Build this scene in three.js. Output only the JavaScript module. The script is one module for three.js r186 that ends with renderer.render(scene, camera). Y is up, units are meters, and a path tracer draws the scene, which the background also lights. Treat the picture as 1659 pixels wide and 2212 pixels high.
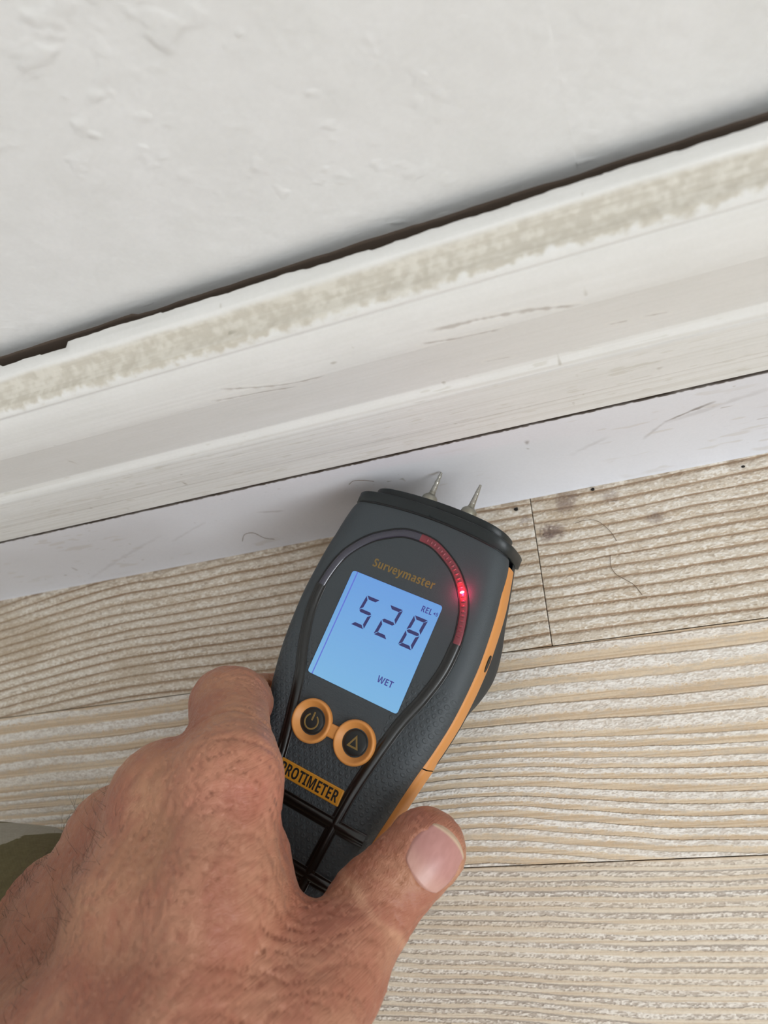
import * as THREE from 'three';
import { RectAreaLightUniformsLib } from 'three/addons/lights/RectAreaLightUniformsLib.js';
import { RoundedBoxGeometry } from 'three/addons/geometries/RoundedBoxGeometry.js';
import { TextGeometry } from 'three/addons/geometries/TextGeometry.js';
import { FontLoader } from 'three/addons/loaders/FontLoader.js';
import { mergeGeometries, mergeVertices } from 'three/addons/utils/BufferGeometryUtils.js';

/* ---------- camera, sky, daylight, exposure ---------- */
const scene = new THREE.Scene();
const camera = new THREE.PerspectiveCamera(66.98, 1659 / 2212, 0.01, 60);
camera.position.set(0, 0.30, 0.13);
camera.up.set(0.18554631, 0.26764972, -0.94548199);
camera.lookAt(-0.31505783, 0.30 - 0.89518808, 0.13 - 0.31524097);
camera.focus = 0.262; camera.userData.fStop = 14;
const renderer = new THREE.WebGLRenderer({ antialias: true });
renderer.toneMapping = THREE.LinearToneMapping;
renderer.toneMappingExposure = 0.4;
renderer.shadowMap.enabled = true;
renderer.shadowMap.type = THREE.PCFSoftShadowMap;
RectAreaLightUniformsLib.init();
scene.background = new THREE.Color(0.86, 0.94, 1.0);   // even overcast sky
scene.backgroundIntensity = 6;
// the room: back wall z = 0, window in the wall on the right
const ROOM = { x0: -2.0, x1: 1.6, z1: 3.2, h: 2.45 };
const WIN = { z0: 0.7, z1: 2.7, y0: 0.6, y1: 2.2 };
{
  const daylight = new THREE.RectAreaLight(new THREE.Color(0.93, 0.97, 1.0), 15, WIN.z1 - WIN.z0 - 0.1, WIN.y1 - WIN.y0 - 0.1);
  daylight.position.set(ROOM.x1 - 0.01, (WIN.y0 + WIN.y1) / 2, (WIN.z0 + WIN.z1) / 2);
  daylight.lookAt(ROOM.x1 - 1, (WIN.y0 + WIN.y1) / 2, (WIN.z0 + WIN.z1) / 2);
  daylight.name = 'window_daylight';
  scene.add(daylight);
}

/* ---------- helpers ---------- */
const V = (x, y, z) => new THREE.Vector3(x, y, z);
function rng(seed) { let s = seed >>> 0; return () => { s = (s + 0x6D2B79F5) >>> 0; let t = Math.imul(s ^ (s >>> 15), 1 | s); t = (t + Math.imul(t ^ (t >>> 7), 61 | t)) ^ t; return ((t ^ (t >>> 14)) >>> 0) / 4294967296; }; }
function hash(x, y, z) { let h = Math.imul(x, 374761393) + Math.imul(y, 668265263) + Math.imul(z, 1274126177); h = Math.imul(h ^ (h >>> 13), 1274126177); return ((h ^ (h >>> 16)) >>> 0) / 4294967296; }
const sm = t => t * t * (3 - 2 * t);
function noise2(x, y, s = 0) {
  const xi = Math.floor(x), yi = Math.floor(y), u = sm(x - xi), v = sm(y - yi);
  const a = hash(xi, yi, s), b = hash(xi + 1, yi, s), c = hash(xi, yi + 1, s), d = hash(xi + 1, yi + 1, s);
  return a + (b - a) * u + (c - a) * v + (a - b - c + d) * u * v;
}
function fbm2(x, y, o = 4, s = 0) { let t = 0, a = 0.5, n = 0; for (let i = 0; i < o; i++) { t += a * noise2(x, y, s + i * 17); n += a; a *= 0.5; x *= 2.03; y *= 2.03; } return t / n; }
function noise3(x, y, z, s = 0) {
  const zi = Math.floor(z), w = sm(z - zi);
  return noise2(x, y, s + zi * 131) * (1 - w) + noise2(x, y, s + (zi + 1) * 131) * w;
}
const clamp = (x, a = 0, b = 1) => Math.min(b, Math.max(a, x));
const step = (a, b, x) => sm(clamp((x - a) / (b - a)));
const mix = (a, b, t) => a + (b - a) * t;
const mix3 = (a, b, t) => [mix(a[0], b[0], t), mix(a[1], b[1], t), mix(a[2], b[2], t)];

function tag(o, label, category, group, kind) {
  if (label) o.userData.label = label;
  if (category) o.userData.category = category;
  if (group) o.userData.group = group;
  if (kind) o.userData.kind = kind;
  return o;
}
function mesh(name, geo, mat, parent = scene) {
  const m = new THREE.Mesh(geo, mat); m.name = name; m.castShadow = m.receiveShadow = true; parent.add(m); return m;
}
// texture from a function (i, j) -> [r, g, b] in sRGB 0..255
function tex(w, h, fn, { srgb = true, wrap = THREE.RepeatWrapping } = {}) {
  const d = new Uint8Array(w * h * 4);
  for (let j = 0; j < h; j++) for (let i = 0; i < w; i++) {
    const c = fn(i, j), k = (j * w + i) * 4;
    if (typeof c === 'number') d[k] = d[k + 1] = d[k + 2] = clamp(c, 0, 255); else { d[k] = clamp(c[0], 0, 255); d[k + 1] = clamp(c[1], 0, 255); d[k + 2] = clamp(c[2], 0, 255); }
    d[k + 3] = 255;
  }
  const t = new THREE.DataTexture(d, w, h, THREE.RGBAFormat);
  t.magFilter = THREE.LinearFilter; t.minFilter = THREE.LinearMipmapLinearFilter; t.generateMipmaps = true;
  t.wrapS = t.wrapT = wrap; if (srgb) t.colorSpace = THREE.SRGBColorSpace; t.needsUpdate = true;
  return t;
}
const std = o => new THREE.MeshStandardMaterial(o);
const phys = o => new THREE.MeshPhysicalMaterial(o);
function grid(rows, uvs, closed) {   // rows of points -> indexed surface with smooth normals
  const n = rows.length, m = rows[0].length, pos = [], uv = [], idx = [];
  for (let i = 0; i < n; i++) for (let j = 0; j < m; j++) { pos.push(...rows[i][j]); if (uvs) uv.push(...uvs[i][j]); }
  for (let i = 0; i < n - 1; i++) for (let j = 0; j < m - 1; j++) { const a = i * m + j, b = a + 1, c = a + m, d = c + 1; idx.push(a, c, b, b, c, d); }
  const g = new THREE.BufferGeometry();
  g.setAttribute('position', new THREE.Float32BufferAttribute(pos, 3));
  if (uvs) g.setAttribute('uv', new THREE.Float32BufferAttribute(uv, 2));
  g.setIndex(idx); g.computeVertexNormals();
  return g;
}
function distSeg(px, py, ax, ay, bx, by) { const dx = bx - ax, dy = by - ay, t = clamp(((px - ax) * dx + (py - ay) * dy) / (dx * dx + dy * dy)); return [Math.hypot(px - ax - t * dx, py - ay - t * dy), t]; }
function distPath(px, py, pts) { let best = 1e9, bt = 0; for (let i = 0; i < pts.length - 1; i++) { const [d, t] = distSeg(px, py, ...pts[i], ...pts[i + 1]); if (d < best) { best = d; bt = (i + t) / (pts.length - 1); } } return [best, bt]; }

/* ---------- the setting ---------- */
function structure(name, geo, mat, label, category) { const m = mesh(name, geo, mat); m.userData.kind = 'structure'; tag(m, label, category); return m; }
// plaster wall
const plasterBump = tex(1024, 1024, (i, j) => {
  const x = i / 1024 * 0.25, y = j / 1024 * 0.25;       // metres
  let h = 0.5 + 0.30 * (fbm2(x * 40, y * 40, 3, 3) - 0.5) + 0.16 * (fbm2(x * 140, y * 140, 3, 5) - 0.5);
  // trowel lumps and ridges
  const r = fbm2(x * 150 + fbm2(x * 60, y * 60, 2, 31), y * 170, 3, 9);
  h += 0.34 * step(0.60, 0.85, r) * step(0.35, 0.65, fbm2(x * 24, y * 24, 2, 77));
  h += 0.20 * (fbm2(x * 260, y * 260, 2, 23) - 0.5) * step(0.35, 0.7, fbm2(x * 35, y * 35, 2, 78));
  h += 0.05 * (noise2(x * 900, y * 900, 8) - 0.5);
  return h * 255;
}, { srgb: false });
const plasterCol = tex(512, 512, (i, j) => {
  const x = i / 512 * 0.5, y = j / 512 * 0.5, n = fbm2(x * 60, y * 60, 4, 41) - 0.5, s = noise2(x * 900, y * 900, 4) - 0.5;
  return [222 + n * 8 + s * 4, 221 + n * 8 + s * 4, 219 + n * 9 + s * 4];
});
const wallMat = std({ map: plasterCol, bumpMap: plasterBump, bumpScale: 0.0008, roughness: 0.75 });
function metreBox(w, h, d, sx = 0.5) {   // box with uv in texture repeats of sx metres
  const g = new THREE.BoxGeometry(w, h, d), p = g.attributes.position, n = g.attributes.normal, uv = g.attributes.uv;
  for (let i = 0; i < p.count; i++) {
    const ax = Math.abs(n.getX(i)), ay = Math.abs(n.getY(i));
    const a = ax > 0.5 ? p.getZ(i) : p.getX(i), b = ay > 0.5 ? p.getZ(i) : p.getY(i);
    uv.setXY(i, a / sx, b / sx);
  }
  return g;
}
const RW = ROOM.x1 - ROOM.x0, RX = (ROOM.x0 + ROOM.x1) / 2, T = 0.12;
function shellBox(name, w, h, d, x, y, z, label) { const m = structure(name, metreBox(w, h, d, 0.25), wallMat, label, 'wall'); m.position.set(x, y, z); return m; }
{ // the plaster rounds back into the gap behind the skirting
  const prof = [[-T, 0], [-0.0046, 0], [-0.0046, 0.1320], [-0.0043, 0.1350], [-0.0036, 0.1380], [-0.0026, 0.1407], [-0.0016, 0.1432], [-0.0008, 0.1457], [-0.0002, 0.1485], [0, 0.1520], [0, 0.5], [0, ROOM.h], [-T, ROOM.h], [-T, 0]];
  const xs = [ROOM.x0 - T]; for (let x = -0.5; x <= 0.2; x += 0.004) xs.push(x); xs.push(ROOM.x1 + T);
  const flat = p => { const out = []; p.forEach(([z, y], i) => { out.push([z, y]); if (i === 1 || i === 11 || i === 12) out.push([z, y]); }); return out; };   // doubled corners stay sharp
  const P = flat(prof), wob = (x, y) => y > 0.13 && y < 0.16 ? 0.0011 * (fbm2(x * 45, y * 30, 3, 57) - 0.5) : 0;
  const g = grid(xs.map(x => P.map(([z, y]) => [x, y + wob(x, y), z])), xs.map(x => P.map(([z, y]) => [x / 0.25, y / 0.25])));
  structure('wall_back', g, wallMat, 'off-white lumpy plaster wall above the skirting board', 'wall');
}
{ // unpainted brown plaster low on the wall, behind the skirting
  const rows = []; for (let x = -0.6; x < 0.2; x += 0.0012) { const top = 0.1358 + 0.0016 * (fbm2(x * 90, 4, 3, 51) - 0.5) + 0.0016 * (fbm2(x * 14, 8, 2, 52) - 0.5) + (x < -0.13 ? 0.0014 : 0), zt = -0.0046 + 0.0016 * step(0.1325, 0.1400, top); rows.push([[x, 0.02, -0.0041], [x, 0.130, -0.0041], [x, top - 0.0006, zt + 0.0005], [x, top, zt - 0.0003]]); }
  const m = mesh('bare_plaster', grid(rows), std({ color: 0x6b5c50, roughness: 0.95 }), scene.getObjectByName('wall_back')); m.userData.label = 'dirty brown unpainted plaster behind the skirting';
}
shellBox('wall_left', T, ROOM.h, ROOM.z1, ROOM.x0 - T / 2, ROOM.h / 2, ROOM.z1 / 2, 'plain white side wall away from the window');
shellBox('wall_front', RW + 2 * T, ROOM.h, T, RX, ROOM.h / 2, ROOM.z1 + T / 2, 'plain white wall facing the skirting board');
{ // wall with the window: four pieces of one wall
  const W = new THREE.Group(); W.name = 'wall_right'; W.userData = { kind: 'structure', label: 'white side wall with the window opening', category: 'wall' }; scene.add(W);
  const put = (n, z0, z1, y0, y1) => { const m = mesh(n, metreBox(T, y1 - y0, z1 - z0, 0.25), wallMat, W); m.position.set(ROOM.x1 + T / 2, (y0 + y1) / 2, (z0 + z1) / 2); };
  put('wall_section', 0, WIN.z0, 0, ROOM.h); put('wall_section', WIN.z1, ROOM.z1, 0, ROOM.h);
  put('wall_section', WIN.z0, WIN.z1, 0, WIN.y0); put('wall_section', WIN.z0, WIN.z1, WIN.y1, ROOM.h);
  const G = new THREE.Group(); G.name = 'window_1'; G.userData = { kind: 'structure', label: 'white framed window in the side wall', category: 'window' }; scene.add(G);
  const fm = std({ color: 0xf2f2f0, roughness: 0.4 });
  const bar = (z0, z1, y0, y1) => { const m = mesh('window_frame', new RoundedBoxGeometry(0.06, y1 - y0, z1 - z0, 2, 0.006), fm, G); m.position.set(ROOM.x1 + T * 0.6, (y0 + y1) / 2, (z0 + z1) / 2); };
  bar(WIN.z0, WIN.z0 + 0.05, WIN.y0, WIN.y1); bar(WIN.z1 - 0.05, WIN.z1, WIN.y0, WIN.y1); bar(WIN.z0 + 0.05, WIN.z1 - 0.05, WIN.y0, WIN.y0 + 0.05); bar(WIN.z0 + 0.05, WIN.z1 - 0.05, WIN.y1 - 0.05, WIN.y1);
  const zm = (WIN.z0 + WIN.z1) / 2; bar(zm - 0.02, zm + 0.02, WIN.y0 + 0.05, WIN.y1 - 0.05);
  const pane = phys({ color: 0xffffff, transmission: 1, thickness: 0, roughness: 0.02 });
  for (const s of [-1, 1]) { const m = mesh('pane', new THREE.BoxGeometry(0.004, WIN.y1 - WIN.y0 - 0.1, zm - 0.07 - WIN.z0), pane, G); m.position.set(ROOM.x1 + T * 0.6, (WIN.y0 + WIN.y1) / 2, zm + s * ((zm - 0.07 - WIN.z0) / 2 + 0.02)); m.castShadow = false; }
}
{ const m = structure('ceiling', metreBox(RW + 2 * T, T, ROOM.z1 + 2 * T, 0.25), wallMat, 'plain white ceiling of the room', 'ceiling'); m.position.set(RX, ROOM.h + T / 2, ROOM.z1 / 2); }

/* ---------- floor of wood-look planks ---------- */
const PITCH = 0.0758, SEAM = 0.0906, GAP = 0.0003, PL = 0.0071;
const floor = structure('floor', metreBox(RW + 2 * T, 0.1, ROOM.z1 + 2 * T), std({ color: 0x6b5d50, roughness: 0.9 }), 'pale wood-look plank floor with raised grain', 'floor');
floor.position.set(RX, -0.05 - PL, ROOM.z1 / 2);
// grain of one plank; x along (m), z across (m from the wall-side edge). Returns {c: sRGB, h: 0..1}
const fibre = (x, z, k, o) => fbm2(x * 520 + z * 380, z * 1500 - x * 120, 3, k) * 0.6 + noise2(x * 1500, z * 2600, k + 7) * 0.4 + (o || 0);   // short hair-like fibres
function grainA(x, z) {     // close brown ridge lines on grey-white, near the wall
  const left = step(-0.23, -0.36, x);
  const w = 0.0030 * (fbm2(x * 9, z * 14, 3, 101) - 0.5) * 2 + 0.0006 * (noise2(x * 60, z * 120, 7) - 0.5) - left * 0.014 * (1 - z * 7);
  const s = (z + w) / 0.00465, id = Math.floor(s), t = s - id, k = 0.7 + 0.6 * hash(id, 3, 9);
  const fz = fibre(x, z, 13), jag = (fz - 0.5) * 0.5, sp = noise2(x * 900, z * 1800, 19), streak = fbm2(x * 24, z * 900, 3, 33);
  const line = step(0.27 * k, 0.06, t + jag * 0.28) * step(-0.03, 0.03, t), haze = step(0.55, 0.1, t + jag * 0.6) * 0.35;
  let c = mix3([214, 203, 187], [193, 174, 150], step(0.40, 0.66, fz * 0.55 + streak * 0.45 + (t > 0.72 ? 0.07 : -0.04)));
  c = mix3(c, [238, 232, 222], step(0.49, 0.70, fz * 0.7 + sp * 0.3 + 0.06 * step(0.25, 0.5, t) * step(1, 0.75, t)) * 0.85);
  c = mix3(c, [160, 142, 122], step(0.70, 0.82, fbm2(x * 400, z * 1300, 2, 37)) * 0.5);
  c = mix3(c, [186, 160, 130], haze); c = mix3(c, [146, 116, 88], clamp(line) * (0.55 + 0.4 * noise2(x * 40, id, 23)));
  const patch = fbm2(x * 30, z * 50, 3, 55); c = mix3(c, [168, 147, 120], step(0.52, 0.8, patch) * 0.35);
  return { c, h: 0.5 + 0.35 * step(0.1, 0.5, t) * step(1.05, 0.8, t) - 0.4 * clamp(line) + 0.5 * (fz - 0.5) };
}
function grainB(x, z) {     // wide white and tan bands that swell and wave
  const bx = (x + 0.085) / 0.055, bend = 0.0075 * Math.exp(-bx * bx) * step(0.015, 0.06, z) - 0.03 * Math.max(0, x + 0.06) * step(0.0, 0.05, z) * step(0.1, 0.05, x);
  const w = bend + 0.0030 * (fbm2(x * 8 + 3, z * 10, 3, 201) - 0.5) * 2 + 0.0005 * (noise2(x * 80, z * 160, 3) - 0.5);
  const zz = z + w, pz = zz * 1000;
  const s = pz < 34 ? pz / 6.8 : 5 + (pz - 34) / 3.95, id = Math.floor(s), t = s - id;     // bands narrow towards the room
  const fz = fibre(x, z, 211), jag = (fz - 0.5) * 0.9, wd = 0.40 + 0.24 * hash(id, 5, 2);
  const white = step(0.0, 0.10, t + jag * 0.06) * step(wd + 0.14, wd - 0.06, t + jag * 0.5);
  const fine = fbm2(x * 16, z * 1900, 3, 221), tone = noise2(x * 9, id * 1.9, 6);
  let c = mix3([217, 197, 170], [199, 174, 144], step(0.35, 0.7, fine));
  c = mix3(c, mix3([212, 202, 191], [240, 236, 230], step(0.32, 0.60, fz)), white * (0.72 + 0.28 * tone));
  c = mix3(c, [186, 176, 164], step(0.55, 0.72, fbm2(x * 300, z * 1300, 2, 223)) * 0.3);
  const edge = step(0.09, 0.0, Math.abs(t - 0.01 + jag * 0.02)), ek = step(0.3, 0.65, noise2(x * 10, id * 3.1, 8)); c = mix3(c, [150, 124, 98], edge * 0.6 * ek);
  return { c, h: 0.45 + 0.32 * white + 0.5 * (fz - 0.5) * (0.3 + white) - 0.3 * edge * ek + 0.08 * (fine - 0.5) };
}
function grainC(x, z) {     // fine grey ridges on cream
  const w = 0.0042 * (fbm2(x * 7 + 9, z * 9, 3, 301) - 0.5) * 2 + 0.0006 * (noise2(x * 70, z * 130, 4) - 0.5) - 0.014 * x;
  const s = (z + w) / 0.0031, id = Math.floor(s), t = s - id, fz = fibre(x, z, 311), jag = (fz - 0.5) * 0.9;
  const fine = fbm2(x * 14, z * 2100, 3, 321), zone = noise2(x * 8, id * 1.7, 3), area = fbm2(x * 14, z * 20, 2, 325);
  let c = mix3([222, 208, 188], [209, 190, 166], step(0.35, 0.7, fine));
  const fu = step(0.40, 0.52, t + jag * 0.2) * step(1.02, 0.86, t + jag * 0.25);
  c = mix3(c, mix3([180, 168, 157], [232, 225, 216], step(0.34 + 0.12 * area, 0.60, fz)), fu * (0.45 + 0.5 * zone));
  const gl = step(0.14, 0.0, Math.abs(t - 0.44 + jag * 0.15)) * step(0.3, 0.62, noise2(x * 14, id * 2.3, 12));
  c = mix3(c, [148, 136, 126], gl * 0.7);
  return { c, h: 0.55 + 0.2 * (1 - fu) + 0.6 * (fz - 0.5) * (0.3 + fu) - 0.3 * gl };
}
function plankMaterial(fn, x0, len, extra) {
  const W = 2048, H = 448, cd = new Uint8Array(W * H * 4), hd = new Uint8Array(W * H * 4);
  for (let j = 0; j < H; j++) for (let i = 0; i < W; i++) {
    const x = x0 + (i + 0.5) / W * len, z = (j + 0.5) / H * PITCH, r = fn(x, z), k = (j * W + i) * 4;
    let c = r.c; const tone = (fbm2(x * 12, z * 22, 3, 91) - 0.5) * 14 + (noise2(x * 1900, z * 1900, 2) - 0.5) * 9;
    if (extra) c = extra(x, z, c);
    for (let q = 0; q < 3; q++) cd[k + q] = clamp(c[q] + tone, 0, 255);
    cd[k + 3] = 255; hd[k] = hd[k + 1] = hd[k + 2] = clamp(r.h * 255, 0, 255); hd[k + 3] = 255;
  }
  const mk = (d, srgb) => { const t = new THREE.DataTexture(d, W, H, THREE.RGBAFormat); t.magFilter = THREE.LinearFilter; t.minFilter = THREE.LinearMipmapLinearFilter; t.generateMipmaps = true; t.wrapS = t.wrapT = THREE.MirroredRepeatWrapping; if (srgb) t.colorSpace = THREE.SRGBColorSpace; t.needsUpdate = true; return t; };
  return { m: std({ map: mk(cd, true), bumpMap: mk(hd, false), bumpScale: 0.0006, roughness: 0.55 }), x0, len };
}
const stainSpots = [[-0.0365, 0.0463, 0.0052, 0.8], [0.0029, 0.0479, 0.0035, 0.45], [-0.030, 0.037, 0.004, 0.4], [-0.028, 0.0335, 0.005, 0.5], [-0.012, 0.036, 0.004, 0.35], [-0.0455, 0.040, 0.003, 0.4]];
const rowZ = k => SEAM + (k - 1) * PITCH;      // wall-side edge of row k
const stains = (x, z, c) => {
  const wz = z + rowZ(0);
  for (const [sx, sz, r, a] of stainSpots) {
    const d = Math.hypot(x - sx, (wz - sz) * 1.3) / r; if (d > 1.6) continue;
    const n = fbm2(x * 500, wz * 600, 3, 61); c = mix3(c, [104, 84, 76], a * step(1.25, 0.2, d + (n - 0.5) * 1.6) * step(0.3, 0.6, n + 0.15));
  }
  // grime line gathered along the skirting
  const g = fbm2(x * 300, wz * 700, 3, 66), e = step(0.0385, 0.031, wz + (g - 0.5) * 0.010); c = mix3(c, [128, 104, 80], e * 0.55 * step(0.4, 0.65, g));
  return c;
};
const PM = {
  a: plankMaterial(grainA, -0.40, 0.358, stains),
  a2: plankMaterial((x, z) => grainA(x + 0.9, z + 0.0018), -0.043, 0.30, stains),
  b: plankMaterial(grainB, -0.36, 0.42),
  c: plankMaterial(grainC, -0.36, 0.42),
};
{
  const plank = (x0, x1, row, pm, flip) => {
    const w = x1 - x0 - GAP, d = PITCH - GAP, g = new RoundedBoxGeometry(w, PL, d, 2, 0.0003);
    const p = g.attributes.position, uv = g.attributes.uv, cx = (x0 + x1) / 2, z0 = rowZ(row);
    for (let i = 0; i < p.count; i++) uv.setXY(i, (p.getX(i) + cx - pm.x0 + (flip || 0)) / pm.len, (p.getZ(i) + PITCH / 2) / PITCH);
    const m = mesh('plank', g, pm.m, floor); m.position.set(cx - floor.position.x, -PL / 2 - floor.position.y, z0 + PITCH / 2);
    m.position.z -= floor.position.z;
    return m;
  };
  plank(-1.2, -0.0427, 0, PM.a); plank(-0.0427, ROOM.x1, 0, PM.a2); plank(ROOM.x0, -1.2, 0, PM.c, 1);
  plank(-0.62, 0.55, 1, PM.b); plank(ROOM.x0, -0.62, 1, PM.a, 2); plank(0.55, ROOM.x1, 1, PM.c, 1.3);
  plank(-0.86, 0.33, 2, PM.c); plank(ROOM.x0, -0.86, 2, PM.b, 1.1); plank(0.33, ROOM.x1, 2, PM.a, 0.7);
  const R = rng(5), order = [PM.a, PM.b, PM.c, PM.a2];
  for (let k = 3; rowZ(k) < ROOM.z1 - 0.001; k++) {
    const cut = -1.0 + R() * 1.2; const zEnd = rowZ(k) + PITCH; if (zEnd > ROOM.z1 + 0.05) break;
    plank(ROOM.x0, cut, k, order[k % 4], R() * 3); plank(cut, ROOM.x1, k, order[(k + 2) % 4], R() * 3);
  }
}

/* ---------- skirting board ---------- */
// profile: [z, y] from the back of the top edge to the foot
const PROF = [[0.0056, 0.1437], [0.0057, 0.1446], [0.0089, 0.1442], [0.0095, 0.1438], [0.0101, 0.1430], [0.0120, 0.1405], [0.0145, 0.1396], [0.0160, 0.1397], [0.0170, 0.1394], [0.0178, 0.1387], [0.0185, 0.1376], [0.0187, 0.1368], [0.0184, 0.1364], [0.0188, 0.1360], [0.0200, 0.1335], [0.0214, 0.129], [0.0224, 0.1235], [0.0227, 0.1206], [0.0225, 0.1196], [0.0218, 0.113], [0.0209, 0.104], [0.0200, 0.0937], [0.0202, 0.0928], [0.0213, 0.0912], [0.0223, 0.0895], [0.0220, 0.0891], [0.0226, 0.0887], [0.0231, 0.080], [0.0233, 0.0700], [0.0231, 0.0694], [0.0226, 0.0690], [0.0226, 0.0675], [0.0232, 0.0590], [0.0235, 0.0574], [0.0234, 0.0569], [0.0230, 0.0567], [0.0200, 0.0566], [0.0200, 0.0]];
const SX0 = -0.46, SLEN = 0.56;
const profLen = [0]; for (let i = 1; i < PROF.length; i++) profLen.push(profLen[i - 1] + Math.hypot(PROF[i][0] - PROF[i - 1][0], PROF[i][1] - PROF[i - 1][1]));
const PTOT = profLen[PROF.length - 1];
const vOfY = y => { for (let i = 1; i < PROF.length; i++) if (PROF[i][1] <= y && i > 2) { const t = (PROF[i - 1][1] - y) / (PROF[i - 1][1] - PROF[i][1] || 1); return profLen[i - 1] + (profLen[i] - profLen[i - 1]) * t; } return PTOT; };
const scrapes = [
  { p: [[-0.0476, 0.1222], [-0.039, 0.1206], [-0.0271, 0.119]], w: 0.0006, a: 0.5 }, { p: [[-0.044, 0.1262], [-0.0298, 0.1255], [-0.0185, 0.1243], [-0.0062, 0.1208]], w: 0.0008, a: 0.5 },
  { p: [[-0.1076, 0.1256], [-0.0973, 0.1223], [-0.087, 0.1195], [-0.0783, 0.119]], w: 0.0006, a: 0.5 }, { p: [[-0.1132, 0.1215], [-0.099, 0.1194], [-0.0883, 0.1168]], w: 0.0006, a: 0.45 },
  { p: [[0.0003, 0.1042], [0.005, 0.1037]], w: 0.0004, a: 0.5 }, { p: [[0.0095, 0.1036], [0.0154, 0.1025]], w: 0.0004, a: 0.4 }, { p: [[-0.035, 0.1005], [-0.028, 0.0995]], w: 0.0003, a: 0.3 },
].map(s => ({ ...s, p: s.p.map(([x, y]) => [x, vOfY(y)]) }));
const dTop = vOfY(0.1436), dBot = vOfY(0.1388), grA = vOfY(0.1200), grB = vOfY(0.0932);
function skirtCol(x, s) {
  const n = fbm2(x * 60, s * 200, 3, 401) - 0.5, sp = noise2(x * 1500, s * 1500, 402) - 0.5, str = fbm2(x * 14, s * 900, 3, 403) - 0.5;
  let c = [221 + n * 7 + sp * 3 + str * 5, 219 + n * 7 + sp * 3 + str * 5, 215 + n * 8 + sp * 3 + str * 6];
  // caked dust and old paint on the ledge moulding
  const e = fbm2(x * 420, s * 420, 3, 404), e2 = fbm2(x * 50, s * 60, 2, 405), st = fbm2(x * 18, s * 1500, 3, 409);
  const band = step(dTop - 0.0004, dTop + 0.0016, s + (e2 - 0.5) * 0.0012) * step(dBot + 0.0009, dBot - 0.0012, s + (e - 0.5) * 0.0036 + (e2 - 0.5) * 0.0016);
  const dirt = mix3([178, 168, 150], [206, 199, 185], step(0.34, 0.68, e * 0.55 + st * 0.3 + 0.15 * noise2(x * 900, s * 900, 3)));
  c = mix3(c, dirt, band * (0.72 + 0.25 * (e - 0.5)));
  // brush streaks under it
  if (s > grB) { const b = fbm2(x * 9, s * 1100, 3, 407); c = mix3(c, [205, 201, 194], step(0.5, 0.75, b) * 0.5); const q = fbm2(x * 140, s * 900, 2, 408); c = mix3(c, [188, 183, 170], step(0.72, 0.82, q) * 0.35); }
  for (const k of scrapes) {
    const [d, t] = distPath(x, s, k.p); if (d > 0.004) continue;
    const r = fbm2(x * 500, s * 500, 2, 411); c = mix3(c, [158, 148, 138], k.a * step(k.w * 1.1, 0, d + (r - 0.45) * k.w * 1.6) * step(-0.02, 0.1, t) * step(1.02, 0.9, t));
    c = mix3(c, [228, 225, 218], 0.5 * step(0.0022, 0.0008, d) * step(0.0006, 0.0012, d) * (r > 0.5 ? 1 : 0.3));
  }
  const fl = noise2(x * 260, s * 260, 412); if (fl > 0.955) c = mix3(c, [150, 142, 128], (fl - 0.955) * 14 * step(0.5, 0.8, noise2(x * 60, s * 60, 4)));
  return c;
}
const SKW = 2048, SKH = 640;
const skirtMap = tex(SKW, SKH, (i, j) => skirtCol(SX0 + (i + 0.5) / SKW * SLEN, (j + 0.5) / SKH * PTOT), { wrap: THREE.MirroredRepeatWrapping });
const skirtBump = tex(2048, 512, (i, j) => {
  const x = SX0 + (i + 0.5) / 2048 * SLEN, s = (j + 0.5) / 512 * PTOT;
  const e = fbm2(x * 420, s * 420, 3, 404), band = step(dTop, dTop + 0.0012, s) * step(dBot + 0.0008, dBot - 0.0008, s + (e - 0.5) * 0.0024);
  let h = 0.5 + (s > grA && s < grB ? 0.06 : 0.2) * (fbm2(x * 16, s * 800, 3, 421) - 0.5) + 0.5 * band * (e - 0.5) + 0.12 * (fbm2(x * 180, s * 180, 2, 422) - 0.5);
  for (const k of scrapes) { const [d] = distPath(x, s, k.p); if (d < 0.002) h -= 0.3 * step(k.w, 0, d) * fbm2(x * 500, s * 500, 2, 411); }
  return h * 255;
}, { srgb: false, wrap: THREE.MirroredRepeatWrapping });
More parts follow.
